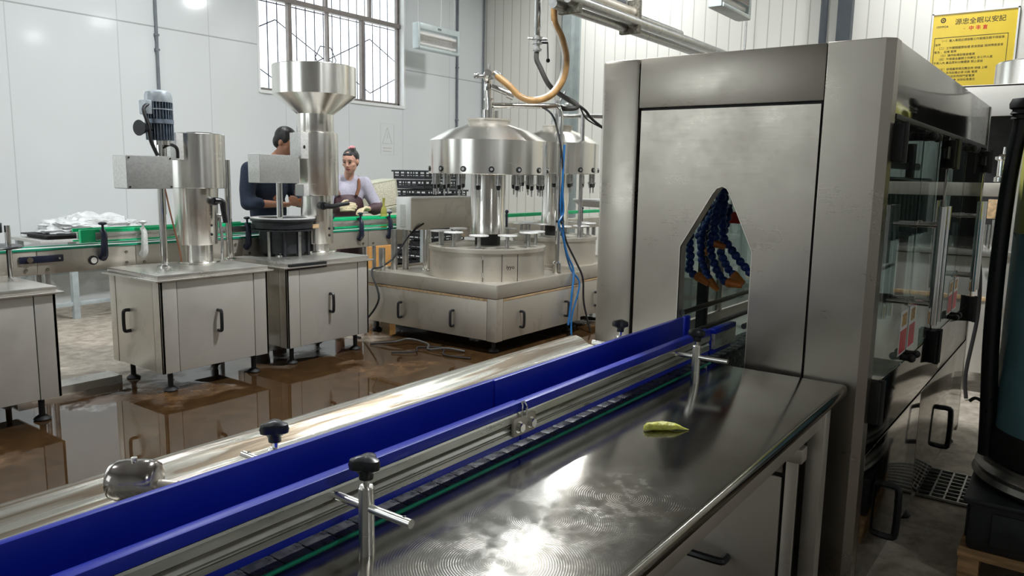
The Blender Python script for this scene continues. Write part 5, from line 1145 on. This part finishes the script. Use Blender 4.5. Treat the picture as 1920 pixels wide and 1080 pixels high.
# ------------------------------------------------------------------ poster on ribbed wall
t = thing('wall_poster', (11.27, 1.235, 2.4), 'yellow framed notice with black and red writing on the ribbed wall', 'poster')
PX = 11.275; PL, PRt, PT, PB = 1.695, 0.785, 3.655, 2.40
g = MB(); g.box(PX, PX+0.015, PRt, PL, PB, PT); g.build('board', 'poster', t, smooth=False)
g = MB()
for a, b, c, d in ((PRt-0.012, PRt+0.006, PB-0.012, PT+0.012), (PL-0.006, PL+0.012, PB-0.012, PT+0.012), (PRt-0.012, PL+0.012, PT-0.004, PT+0.014), (PRt-0.012, PL+0.012, PB-0.014, PB+0.004)): g.box(PX-0.012, PX+0.02, a, b, c, d)
g.build('poster_frame', 'white', t, smooth=False)
ux, uy = (0, -1, 0), (0, 0, 1)
def ptxt(name, mm, items):
    g = MB()
    for (body, size, u, v, bold) in items: add_text(g, body, size, (PX-0.0015, PL-u, PT-v), ux, uy, 'LEFT', bold)
    return g.build(name, mm, t, smooth=False)
ptxt('title_text', 'ink', [('源忠全眠以安記', 0.078, 0.245, 0.135, 0.0004)])
ptxt('red_text', 'redink', [('中 丰 言', 0.058, 0.40, 0.215, 0.0012), ('。', 0.05, 0.345, 0.20, 0.0)])
ptxt('logo_text', 'ink', [('CISYPOA', 0.033, 0.045, 0.165, 0.0006)])
rows = [('（一）進入車間必須穿戴工作服帽及鞋不得留長', 0.10, 0.34), ('指甲', 0.045, 0.385), ('（二）工作期間嚴禁吸煙 飲食閒談 保持環境清潔', 0.075, 0.43), ('衛生 。設備 整齊', 0.045, 0.475), ('（三）操作設備前檢查電源', 0.10, 0.52), ('（四）不得擅自離開工作崗位 非工作人員', 0.085, 0.565), ('不得入內 產品原料分類擺放 禁止混放', 0.045, 0.61), ('（五）發現異常情況應及時 停機 上報', 0.10, 0.69), ('維修 清洗設備必須 切斷 電源', 0.12, 0.735), ('（六）下班前關閉門窗電源', 0.12, 0.78), ('保證安全生產 消除隱患責任', 0.12, 0.825)]
ptxt('body_text', 'ink', [(b, 0.033, u, v+0.0, 0.0002) for b, u, v in rows])
g = MB(); fr_ = (0.035, 0.83, 0.285, 1.15)
for a, b, c, d in ((fr_[0], fr_[1], fr_[2], fr_[2]+0.006), (fr_[0], fr_[1], fr_[3], fr_[3]+0.006), (fr_[0], fr_[0]+0.006, fr_[2], fr_[3]), (fr_[1]-0.006, fr_[1], fr_[2], fr_[3])): g.box(PX-0.002, PX+0.001, PL-b, PL-a, PT-d, PT-c)
g.build('text_border', 'ink', t, smooth=False)
g = MB(); lc = (PL-0.115, PT-0.075)
ring = []
for r_ in (0.030, 0.017):
    ring.append([g.bm.verts.new((PX-0.0015, lc[0]+r_*math.cos(2*PI*i/24), lc[1]+r_*1.05*math.sin(2*PI*i/24))) for i in range(24)])
for i in range(24): g.bm.faces.new((ring[0][i], ring[0][(i+1) % 24], ring[1][(i+1) % 24], ring[1][i]))
v4 = [g.bm.verts.new((PX-0.0016, lc[0]+a, lc[1]+b)) for a, b in ((0.012, 0), (0, 0.012), (-0.012, 0), (0, -0.012))]; g.bm.faces.new(v4)
g.build('logo_mark', 'ink', t, smooth=False)

# faint printed warning on the glossy wall
g = MB()
def strip(pts, w_=0.006):
    for a, b in zip(pts[:-1], pts[1:]): g.cyl((a[0], 8.9985, a[1]), (b[0], 8.9985, b[1]), w_/2, seg=6)
strip([(8.71, 2.33), (9.0, 2.33), (9.0, 1.84), (8.71, 1.84), (8.71, 2.33)], 0.003); strip([(8.75, 2.02), (8.855, 2.27), (8.96, 2.02), (8.75, 2.02)]); strip([(8.855, 2.18), (8.855, 2.10)]); strip([(8.77, 1.95), (8.94, 1.95)], 0.010); strip([(8.77, 1.90), (8.94, 1.90)], 0.008)
tag(g.build('warning_print', 'faint'), 'faint triangular warning print on the glossy white wall', 'sign')

# ------------------------------------------------------------------ fly zappers
def zapper(name, x0, x1, y, z0, z1, label, zh, grid_n=3):
    t = thing(name, ((x0+x1)/2, y, z0), label, 'fly zapper')
    g = MB(); g.box(x0, x1, y-0.06, y+0.06, z1-0.09, z1, 0.01); g.build('top_housing', 'zcap', t)
    g = MB(); g.box(x0-0.03, x0+0.02, y-0.06, y+0.06, z0, z1, 0.008); g.build('end_cap', 'zcap', t); g = MB(); g.box(x1-0.02, x1+0.03, y-0.06, y+0.06, z0, z1, 0.008); g.build('end_cap', 'zcap', t)
    g = MB(); g.box(x0, x1, y-0.07, y+0.07, z0, z0+0.035, 0.006); g.build('catch_tray', 'zcap', t)
    for zz in (z0+0.09, z0+0.235):
        g = MB(); g.cyl((x0+0.02, y, zz), (x1-0.02, y, zz), 0.03, seg=14); g.build('tube', 'ztube', t)
    g = MB(); n = 44
    for k in range(n+1): xx = x0+0.02+(x1-x0-0.04)*k/n; g.box(xx-0.0025, xx+0.0025, y-0.055, y-0.05, z0+0.125, z0+0.205); g.box(xx-0.0025, xx+0.0025, y+0.05, y+0.055, z0+0.125, z0+0.205)
    for zz in (z0+0.12, z0+0.145, z0+0.165, z0+0.185, z0+0.205): g.box(x0+0.02, x1-0.02, y-0.055, y-0.05, zz-0.003, zz+0.003)
    g.build('kill_grid', 'zgrid', t, smooth=False)
    for xx in (x0+0.04, x1-0.04):
        g = MB(); g.cyl((xx, y, z1-0.005), (xx, y, zh), 0.006, seg=6); g.build('hanging_chain', 'galv', t)
    return t
t = zapper('fly_zapper', 8.90, 9.82, 8.40, 3.455, 3.84, 'long fly zapper hanging in front of the glossy wall right of the window', ZC)
g = MB(); g.tube([(9.45, 8.40, 3.84), (9.46, 8.40, 4.0), (9.50, 8.42, 4.5), (9.58, 8.45, 5.2), (9.6, 8.45, ZC)], 0.007, 6, 4); g.build('power_lead', 'white', t)
g = MB(); g.box(9.32, 9.40, 8.335, 8.341, 3.78, 3.81, 0.002); g.build('switch_plate', 'pvc', t)
zapper('fly_zapper', 6.53, 7.20, 2.66, 3.01, 3.37, 'fly zapper hanging above the tall steel cabinet at the top edge', ZC)

# ------------------------------------------------------------------ things behind the conveyor
t = thing('side_table', (4.0, 8.5, 0), 'pale painted frame table by the glossy wall at far left', 'table')
g = MB(); g.box(3.30, 4.75, 8.15, 8.85, 0.80, 0.83, 0.004); g.build('tabletop', 'boxlight', t)
for (a, b) in ((3.62, 8.22), (3.36, 8.80), (4.68, 8.22), (4.68, 8.80)):
    g = MB(); g.box(a-0.03, a+0.03, b-0.03, b+0.03, 0, 0.80, 0.004); g.build('leg', 'frame_pale', t)
g = MB(); g.box(3.36, 4.68, 8.20, 8.24, 0.14, 0.18, 0.004); g.box(3.36, 4.68, 8.78, 8.82, 0.40, 0.44, 0.004); g.box(3.34, 3.38, 8.22, 8.80, 0.25, 0.29, 0.004); g.build('brace', 'frame_pale', t)
g = MB(); g.box(3.40, 4.35, 8.22, 8.72, 0.832, 0.872, 0.012); g.box(3.36, 4.39, 8.18, 8.76, 0.862, 0.875, 0.005); tag(g.build('flat_tray', 'black_matte'), 'flat dark tray under the clear film on the pale table', 'tray')
g = MB(); bmesh.ops.create_icosphere(g.bm, subdivisions=5, radius=1.0)
for v in g.bm.verts:
    n_ = noise.noise(v.co*2.2)*0.22+noise.noise(v.co*6.0)*0.12+noise.noise(v.co*14)*0.05
    v.co = Vector((3.93+v.co.x*0.48*(1+n_), 8.47+v.co.y*0.23*(1+n_), max(0.878, 0.93+v.co.z*0.13*(1+n_*1.6))))
tag(g.build('film_bag', 'plasticbag'), 'crumpled heap of clear plastic film on the table at far left', 'plastic film')

t = thing('packing_table', (6.75, 6.85, 0), 'low grey table behind the conveyor holding the speckled basket', 'table')
g = MB(); g.box(6.12, 7.10, 6.5, 7.2, 1.02, 1.05, 0.004); g.build('tabletop', 'boxlight', t)
for a in (6.17, 7.05):
    for b in (6.55, 7.15):
        g = MB(); g.box(a-0.025, a+0.025, b-0.025, b+0.025, 0, 1.02, 0.003); g.build('leg', 'frame_pale', t)
# basket
t = thing('speckled_basket', (6.47, 6.72, 1.05), 'cream speckled plastic basket tipped on its side behind the green bottle', 'basket')
g = MB()
rm = Matrix.Rotation(R(-8), 3, 'Y')
g.box(6.30, 6.66, 6.60, 6.63, 1.16, 1.45, 0.01, rot=rm, piv=(6.48, 6.7, 1.2)); g.build('speckled_bottom', 'foam', t)
g = MB()
g.box(6.28, 6.31, 6.60, 6.86, 1.13, 1.45, 0.006, rot=rm, piv=(6.48, 6.7, 1.2)); g.box(6.65, 6.68, 6.60, 6.86, 1.13, 1.45, 0.006, rot=rm, piv=(6.48, 6.7, 1.2)); g.box(6.28, 6.68, 6.60, 6.86, 1.44, 1.46, 0.006, rot=rm, piv=(6.48, 6.7, 1.2)); g.box(6.25, 6.71, 6.58, 6.88, 1.125, 1.15, 0.006, rot=rm, piv=(6.48, 6.7, 1.2)); g.build('basket_sides', 'foam_side', t)
g = MB(); g.box(6.22, 6.78, 6.56, 6.95, 1.052, 1.075, 0.006); tag(g.build('foam_lid', 'foam_side'), 'pale flat lid lying under the speckled basket', 'lid')
g = MB(); g.box(6.85, 7.05, 6.6, 6.9, 1.052, 1.16, 0.01); tag(g.build('small_carton', 'foam_side'), 'small pale carton beside the speckled basket', 'carton')
g = MB(); g.box(6.02, 6.42, 6.40, 6.46, 0.002, 0.72, 0.006); tag(g.build('cardboard_sheet', 'cardboard'), 'orange brown cardboard sheet standing below the conveyor', 'cardboard')
g = MB(); g.box(5.98, 6.20, 6.28, 6.34, 0.002, 0.50, 0.006); tag(g.build('wooden_board', 'plywood'), 'short pale wooden board leaning before the orange cardboard', 'board')

# bottles on the conveyor
def bottle(x, y, z, label):
    t = thing('glass_bottle', (x, y, z), label, 'bottle')
    g = MB(); g.lathe([(0, z), (0.030, z), (0.033, z+0.006), (0.033, z+0.17), (0.028, z+0.195), (0.013, z+0.225), (0.012, z+0.29), (0.014, z+0.295), (0.014, z+0.305), (0.0, z+0.305)], (x, y), 28); g.build('bottle_body', 'bottle', t)
    g = MB(); g.lathe([(0.0335, z+0.03), (0.0338, z+0.03), (0.0338, z+0.14), (0.0335, z+0.14)], (x, y), 28); g.build('bottle_label', 'yellowish', t)
bottle(5.66, 5.81, 0.988, 'yellow-green glass bottle standing on the conveyor in front of the basket')
bottle(4.86, 5.81, 0.988, 'amber-tinted bottle on the conveyor beside the gloved hands')

# black crates stacked behind the filler
def crate(x, y, z, rz, label):
    t = thing('bottle_crate', (x, y, z), label, 'crate', 'black crates stacked behind the big filling machine', rz=rz)
    g = MB(); w_, d_, h_ = 0.40, 0.28, 0.12
    g.box(x-w_, x+w_, y-d_, y+d_, z+0.005, z+0.02, 0.003)
    for zz in (z+0.055,):
        g.box(x-w_, x+w_, y-d_, y-d_+0.012, zz, zz+0.018, 0.002); g.box(x-w_, x-w_+0.012, y-d_, y+d_, zz, zz+0.018, 0.002)
    g.box(x-w_, x+w_, y-d_, y-d_+0.012, z+0.015, z+0.045, 0.003); g.box(x-w_, x+w_, y+d_-0.012, y+d_, z+0.015, z+0.045, 0.003)
    g.box(x-w_, x-w_+0.012, y-d_, y+d_, z+0.015, z+0.045, 0.003); g.box(x+w_-0.012, x+w_, y-d_, y+d_, z+0.015, z+0.045, 0.003)
    for k in range(9):
        xx = x-w_+0.01+(2*w_-0.02)*k/8
        g.box(xx-0.008, xx+0.008, y-d_, y-d_+0.01, z+0.04, z+h_-0.02); g.box(xx-0.008, xx+0.008, y+d_-0.01, y+d_, z+0.04, z+h_-0.02)
    for k in range(6):
        yy = y-d_+0.01+(2*d_-0.02)*k/5
        g.box(x-w_, x-w_+0.01, yy-0.008, yy+0.008, z+0.04, z+h_-0.02); g.box(x+w_-0.01, x+w_, yy-0.008, yy+0.008, z+0.04, z+h_-0.02)
    g.build('crate_body', 'crate', t)
    g = MB()
    g.box(x-w_-0.02, x+w_+0.02, y-d_-0.02, y-d_+0.012, z+h_-0.025, z+h_-0.003, 0.005); g.box(x-w_-0.02, x+w_+0.02, y+d_-0.012, y+d_+0.02, z+h_-0.025, z+h_-0.003, 0.005)
    g.box(x-w_-0.02, x-w_+0.012, y-d_, y+d_, z+h_-0.025, z+h_-0.003, 0.005); g.box(x+w_-0.012, x+w_+0.02, y-d_, y+d_, z+h_-0.025, z+h_-0.003, 0.005); g.build('crate_rim', 'crate', t)
    return t
ords = ['lowest', 'second', 'third', 'fourth', 'fifth', 'sixth', 'seventh', 'eighth', 'ninth', 'tenth', 'eleventh', 'twelfth', 'topmost']
for k in range(13):
    nm = ords[k] if k in (0, 12) else ords[k]+' from the floor'
    crate(7.62+0.03*math.sin(k*2.1), 6.95+0.02*math.cos(k*1.7), 0.123*k, R(3*math.sin(k*1.3)), 'black slatted crate behind the big filling machine, %s of its stack' % nm)

# ------------------------------------------------------------------ floor bits
g = MB(); g.prism([(5.50, 0.0), (5.50, 0.055), (5.68, 0.055), (5.68, 0.0), (5.67, 0.0), (5.67, 0.047), (5.51, 0.047), (5.51, 0.0)], 'x', 2.02, 2.71); g.box(2.68, 2.70, 5.495, 5.685, 0.0, 0.06)
tag(g.build('cable_channel', 'steel'), 'steel channel lying on the floor between the two left cabinets', 'channel')
for (pts, rr, mm, lab) in (
    ([(4.74, 5.05, 0.01), (4.85, 4.85, 0.04), (4.99, 4.80, 0.05), (5.04, 4.62, 0.02), (4.92, 4.50, 0.01), (4.99, 4.35, 0.03), (5.06, 4.2, 0.012)], 0.010, 'greyhose', 'dark grey hose looped on the wet floor by the big filler base'),
    ([(4.62, 4.66, 0.01), (4.75, 4.50, 0.02), (4.92, 4.62, 0.012), (5.02, 4.42, 0.02), (4.85, 4.25, 0.012), (4.9, 4.0, 0.01)], 0.007, 'cable', 'thin black cable tangled on the wet floor by the big filler base'),
    ([(5.35, 3.42, 0.012), (5.5, 3.36, 0.03), (5.65, 3.40, 0.03), (5.75, 3.30, 0.012), (5.7, 3.15, 0.012)], 0.022, 'amber', 'yellow hose end on the floor behind the tall cabinet')):
    g = MB(); g.tube(pts, rr, 8, 6); tag(g.build('floor_hose', mm), lab, 'hose')

# ------------------------------------------------------------------ people
def blob(parts, voxel, smooth_it=4):
    """parts: ('c', p0, r0, p1, r1) tapered capsule | ('e', centre, (rx,ry,rz), rotation z, tilt) ellipsoid -> MB + modifiers at build"""
    g = MB()
    for p in parts:
        if p[0] == 'c':
            _, a, ra, b, rb = p; a = Vector(a); b = Vector(b)
            g.cyl(a, b, ra, rb, seg=20); g.sph(a, ra, u=18, v=12); g.sph(b, rb, u=18, v=12)
        else:
            _, c, r3, rz, tilt = p
            g.sph(c, 1.0, r3, 28, 18, rot=None) if not (rz or tilt) else bmesh.ops.create_uvsphere(g.bm, u_segments=28, v_segments=18, radius=1.0, matrix=Matrix.Translation(Vector(c)) @ Matrix.Rotation(rz, 4, 'Z') @ Matrix.Rotation(tilt, 4, 'X') @ Matrix.Diagonal((r3[0], r3[1], r3[2], 1)))
    return g
def rm(o, voxel, it=4):
    md = o.modifiers.new('remesh', 'REMESH'); md.mode = 'VOXEL'; md.voxel_size = voxel; md.use_smooth_shade = True
    if it: sm = o.modifiers.new('smooth', 'SMOOTH'); sm.iterations = it; sm.factor = 0.5
    return o
def limb(chain):
    out = []
    for (a, ra), (b, rb) in zip(chain[:-1], chain[1:]): out.append(('c', a, ra, b, rb))
    return out
def hand(wrist, direction, palm_n, s, curl=0.5, side=1):
    """palm + four bent fingers + thumb as capsules; direction = pointing, palm_n = palm normal"""
    d = Vector(direction).normalized(); n = Vector(palm_n); n = (n-d*n.dot(d)).normalized(); w_ = d.cross(n)*side; wr = Vector(wrist); out = []
    out.append(('c', wr, 0.024*s, wr+d*0.035*s, 0.026*s))
    for k in range(4):
        o_ = w_*((k-1.5)*0.021*s); base = wr+d*0.088*s+o_
        out.append(('c', wr+d*0.02*s+o_*0.7, 0.014*s, base, 0.012*s))
        L1 = (0.040, 0.046, 0.043, 0.034)[k]*s
        d1 = (d*math.cos(curl)+n*math.sin(curl)).normalized(); p1 = base+d1*L1
        d2 = (d*math.cos(curl*2.2)+n*math.sin(curl*2.2)).normalized(); p2 = p1+d2*L1*0.75
        d3 = (d*math.cos(curl*3.0)+n*math.sin(curl*3.0)).normalized(); p3 = p2+d3*L1*0.5
        out += [('c', base, 0.0108*s, p1, 0.0098*s), ('c', p1, 0.0098*s, p2, 0.0088*s), ('c', p2, 0.0088*s, p3, 0.0078*s)]
    tb = wr+d*0.03*s-w_*0.03*s; t1 = tb+(d*0.6-w_*0.7+n*0.3).normalized()*0.042*s; t2 = t1+(d*0.85-w_*0.1+n*0.45).normalized()*0.032*s
    out += [('c', tb, 0.0135*s, t1, 0.011*s), ('c', t1, 0.011*s, t2, 0.009*s)]
    return out
def head_parts(c, f, tilt, s):
    """skull, jaw, nose, brow, ears; returns parts and a mapper from head space (right, forward, up)"""
    f = Vector((f[0], f[1], 0)).normalized(); up = Vector((0, 0, 1)); rt = f.cross(up)
    F = (f*math.cos(tilt)-up*math.sin(tilt)); U = (up*math.cos(tilt)+f*math.sin(tilt)); c = Vector(c)
    mp = lambda x, y, z: c+rt*x*s+F*y*s+U*z*s
    rz = math.atan2(f.y, f.x)-PI/2
    out = [('e', mp(0, -0.008, 0.030), (0.077*s, 0.096*s, 0.088*s), rz, -tilt), ('e', mp(0, 0.018, -0.035), (0.062*s, 0.072*s, 0.082*s), rz, -tilt), ('e', mp(0, 0.050, -0.090), (0.030*s, 0.028*s, 0.024*s), rz, -tilt),
           ('c', mp(0, 0.087, 0.010), 0.007*s, mp(0, 0.100, -0.027), 0.010*s), ('c', mp(-0.010, 0.089, -0.031), 0.008*s, mp(0.010, 0.089, -0.031), 0.008*s),
           ('c', mp(-0.040, 0.074, 0.026), 0.011*s, mp(0.040, 0.074, 0.026), 0.011*s), ('c', mp(-0.052, 0.052, -0.022), 0.017*s, mp(-0.035, 0.060, -0.03), 0.018*s), ('c', mp(0.052, 0.052, -0.022), 0.017*s, mp(0.035, 0.060, -0.03), 0.018*s),
           ('e', mp(0.078, -0.005, -0.005), (0.010*s, 0.019*s, 0.030*s), rz, -tilt), ('e', mp(-0.078, -0.005, -0.005), (0.010*s, 0.019*s, 0.030*s), rz, -tilt)]
    return out, mp, rz
def face(t, mp, s, rz, tilt):
    for sx_ in (-1, 1):
        g = MB(); g.sph(mp(sx_*0.031, 0.083, 0.006), 0.010*s, (1.25, 1.0, 0.55)); g.build('eye', 'eye', t)
        g = MB(); g.tube([mp(sx_*0.014, 0.091, 0.030), mp(sx_*0.032, 0.090, 0.036), mp(sx_*0.050, 0.076, 0.030)], 0.003*s, 6, 4); g.build('eyebrow', 'hair', t)
    g = MB(); g.tube([mp(-0.022, 0.080, -0.060), mp(-0.008, 0.090, -0.056), mp(0, 0.091, -0.058), mp(0.008, 0.090, -0.056), mp(0.022, 0.080, -0.060)], 0.0055*s, 8, 4); g.tube([mp(-0.018, 0.080, -0.064), mp(0, 0.088, -0.068), mp(0.018, 0.080, -0.064)], 0.006*s, 8, 4); g.build('lips', 'lips', t)

# man in navy sweater
S = 1.10
t = thing('person', (4.50, 6.15, 0), 'person in a navy sweater with short black hair looking down at their hands', 'person')
hc = (4.605, 6.02, 1.815); ff = (0.42, -0.91)
hp, mp, rz = head_parts(hc, ff, R(28), S)
rsh, lsh = (4.285, 6.13, 1.555), (4.735, 6.24, 1.565)
rel, lel = (4.205, 6.06, 1.255), (4.80, 6.10, 1.27)
rwr, lwr = (4.475, 5.955, 1.245), (4.70, 5.93, 1.245)
body = hp + limb([((4.50, 6.13, 1.60), 0.066), ((4.585, 6.05, 1.72), 0.060)])
body += limb([((4.50, 6.17, 1.0), 0.13), ((4.50, 6.16, 1.25), 0.125), ((4.50, 6.14, 1.50), 0.12)])
body += limb([(rsh, 0.06), (rel, 0.046), (rwr, 0.029)]) + limb([(lsh, 0.06), (lel, 0.046), (lwr, 0.029)])
body += limb([((4.40, 6.17, 0.98), 0.10), ((4.39, 6.14, 0.52), 0.062), ((4.39, 6.19, 0.09), 0.042), ((4.385, 6.10, 0.05), 0.035)]) + limb([((4.60, 6.19, 0.98), 0.10), ((4.61, 6.16, 0.52), 0.062), ((4.61, 6.21, 0.09), 0.042), ((4.615, 6.12, 0.05), 0.035)])
body += hand(rwr, (0.95, -0.25, -0.05), (0.1, 0.3, 0.95), S, 0.55, 1) + hand(lwr, (-0.8, -0.4, 0.0), (0, 0.25, 0.95), S, 0.5, -1)
bd = rm(blob(body, 0).build('body', 'skin_m', t), 0.0075, 3)
g = blob([('e', (4.505, 6.16, 1.40), (0.215, 0.135, 0.20), R(12), 0), ('e', (4.50, 6.165, 1.18), (0.20, 0.140, 0.24), R(12), 0), ('e', (4.50, 6.17, 1.02), (0.185, 0.135, 0.13), R(12), 0),
          ('c', (4.32, 6.14, 1.53), 0.075, (4.69, 6.22, 1.545), 0.075), ('c', (4.50, 6.14, 1.58), 0.088, (4.53, 6.11, 1.63), 0.076), ('c', (4.48, 6.14, 1.62), 0.062, (4.33, 6.14, 1.575), 0.070), ('c', (4.56, 6.14, 1.62), 0.060, (4.69, 6.2, 1.58), 0.070)] +
         limb([(rsh, 0.082), ((4.225, 6.09, 1.38), 0.072), (rel, 0.066), ((4.29, 6.02, 1.252), 0.058)]) + limb([(lsh, 0.082), ((4.775, 6.17, 1.40), 0.072), (lel, 0.066), ((4.77, 6.04, 1.262), 0.058)]), 0)
rm(g.build('sweater', 'sweater', t), 0.013, 5)
g = blob(limb([((4.41, 6.17, 0.98), 0.115), ((4.39, 6.14, 0.52), 0.082), ((4.39, 6.19, 0.12), 0.066)]) + limb([((4.59, 6.19, 0.98), 0.115), ((4.61, 6.16, 0.52), 0.082), ((4.61, 6.21, 0.12), 0.066)]) + [('e', (4.50, 6.18, 0.98), (0.19, 0.135, 0.13), R(12), 0)], 0)
rm(g.build('trousers', 'trousers', t), 0.015, 4)
for x_ in (4.388, 4.612):
    g = blob([('c', (x_, 6.21, 0.058), 0.055, (x_, 6.02, 0.045), 0.043), ('c', (x_, 6.20, 0.05), 0.05, (x_, 6.20, 0.16), 0.06)], 0); rm(g.build('boot', 'shoe', t), 0.012, 3)
g = blob([('e', mp(0, -0.022, 0.045), (0.086*S, 0.096*S, 0.088*S), rz, R(-28)), ('e', mp(0, -0.050, -0.005), (0.074*S, 0.060*S, 0.075*S), rz, R(-28)), ('e', mp(0.0, 0.050, 0.090), (0.060*S, 0.034*S, 0.028*S), rz, R(-28)), ('e', mp(0.066, 0.0, 0.040), (0.018*S, 0.045*S, 0.045*S), rz, R(-28)), ('e', mp(-0.066, 0.0, 0.040), (0.018*S, 0.045*S, 0.045*S), rz, R(-28))], 0)
rm(g.build('hair', 'hair', t), 0.008, 2)
face(t, mp, S, rz, R(28))
g = blob([('c', (4.60, 5.90, 1.275), 0.022, (4.66, 5.89, 1.285), 0.016)], 0); tag(rm(g.build('food_piece', 'orange'), 0.006, 2), 'small orange piece held between the hands of the person in navy', 'food')

# woman in lilac top and maroon apron
S2 = 1.02
t = thing('person', (5.55, 6.25, 0), 'person with tied-back hair in a lilac top, maroon apron and cream gloves', 'person')
hc = (5.505, 6.135, 1.665); ff = (-0.93, -0.40)
hp, mp, rz = head_parts(hc, ff, R(14), S2)
rsh, lsh = (5.38, 6.34, 1.445), (5.70, 6.14, 1.44)
rel, lel = (5.26, 6.22, 1.17), (5.80, 6.04, 1.17)
rwr, lwr = (5.24, 6.03, 1.19), (5.585, 5.965, 1.175)
body = hp + limb([((5.545, 6.23, 1.42), 0.056), ((5.525, 6.17, 1.59), 0.050)])
body += limb([((5.56, 6.26, 0.95), 0.12), ((5.56, 6.25, 1.18), 0.105), ((5.55, 6.245, 1.36), 0.105)])
body += limb([(rsh, 0.05), (rel, 0.038), (rwr, 0.026)]) + limb([(lsh, 0.05), (lel, 0.038), (lwr, 0.026)])
body += limb([((5.49, 6.33, 0.9), 0.095), ((5.48, 6.30, 0.48), 0.055), ((5.49, 6.33, 0.08), 0.038), ((5.42, 6.30, 0.045), 0.032)]) + limb([((5.62, 6.20, 0.9), 0.095), ((5.62, 6.18, 0.48), 0.055), ((5.63, 6.20, 0.08), 0.038), ((5.56, 6.17, 0.045), 0.032)])
rm(blob(body, 0).build('body', 'skin_f', t), 0.0075, 3)
g = blob([('e', (5.555, 6.245, 1.30), (0.165, 0.125, 0.19), R(-30), 0), ('e', (5.56, 6.25, 1.08), (0.155, 0.125, 0.20), R(-30), 0), ('c', (5.41, 6.325, 1.43), 0.066, (5.67, 6.16, 1.425), 0.066), ('c', (5.55, 6.235, 1.45), 0.080, (5.545, 6.215, 1.495), 0.066), ('c', (5.55, 6.23, 1.49), 0.05, (5.66, 6.165, 1.45), 0.062), ('c', (5.55, 6.23, 1.49), 0.05, (5.43, 6.31, 1.455), 0.062)] +
         limb([(rsh, 0.070), ((5.33, 6.29, 1.30), 0.064), (rel, 0.058)]) + limb([(lsh, 0.072), ((5.755, 6.10, 1.30), 0.068), (lel, 0.060)]), 0)
rm(g.build('top', 'lilac', t), 0.012, 5)
g = blob([('e', (5.535, 6.225, 1.20), (0.172, 0.138, 0.17), R(-30), 0), ('e', (5.55, 6.24, 0.98), (0.182, 0.152, 0.24), R(-30), 0), ('c', (5.54, 6.235, 0.80), 0.155, (5.54, 6.235, 0.50), 0.17)] , 0)
ap = rm(g.build('apron', 'apron', t), 0.012, 4)
for (a, b, c_) in (((5.40, 6.20, 1.315), (5.39, 6.235, 1.41), (5.44, 6.31, 1.505)), ((5.53, 6.08, 1.315), (5.58, 6.09, 1.41), (5.635, 6.17, 1.505))):
    g = MB(); g.tube([a, b, c_], 0.017, 8, 5); g.build('apron_strap', 'strap', ap)
g = blob(limb([((5.80, 6.05, 1.185), 0.070), ((5.72, 6.01, 1.165), 0.062), ((5.64, 5.98, 1.172), 0.046)]), 0); rm(g.build('oversleeve', 'apron', t), 0.01, 4)
g = blob(limb([((5.26, 6.19, 1.172), 0.060), (rwr, 0.042)]), 0); rm(g.build('oversleeve', 'apron', t), 0.01, 4)
g = blob(hand(lwr, (-0.93, -0.2, 0.05), (-0.1, -0.3, -0.95), 1.12, 0.35, 1), 0); rm(g.build('glove', 'glove', t), 0.006, 2)
g = blob(hand(rwr, (0.35, -0.85, 0.15), (0.9, 0.3, -0.2), 1.12, 0.5, -1), 0); rm(g.build('glove', 'glove', t), 0.006, 2)
g = blob([('e', mp(0, -0.020, 0.040), (0.083*S2, 0.094*S2, 0.086*S2), rz, R(-14)), ('e', mp(0, -0.045, -0.01), (0.070*S2, 0.055*S2, 0.070*S2), rz, R(-14)), ('e', mp(0.0, 0.055, 0.080), (0.050*S2, 0.020*S2, 0.016*S2), rz, R(-14)), ('e', mp(0, -0.07, 0.105), (0.040*S2, 0.040*S2, 0.035*S2), rz, 0)], 0)
hr = rm(g.build('hair', 'hair', t), 0.008, 2)
g = blob([('e', mp(0.0, -0.068, 0.125), (0.036, 0.032, 0.022), 0, 0), ('e', mp(0.02, -0.05, 0.118), (0.02, 0.02, 0.02), 0, 0)], 0); rm(g.build('hair_tie', 'pinkcloth', hr), 0.006, 2)
face(t, mp, S2, rz, R(14))
for x_, y_ in ((5.47, 6.31), (5.61, 6.18)):
    g = blob([('c', (x_, y_, 0.055), 0.048, (x_-0.14, y_-0.06, 0.045), 0.040), ('c', (x_, y_, 0.05), 0.045, (x_, y_, 0.22), 0.055)], 0); rm(g.build('boot', 'shoe', t), 0.012, 3)
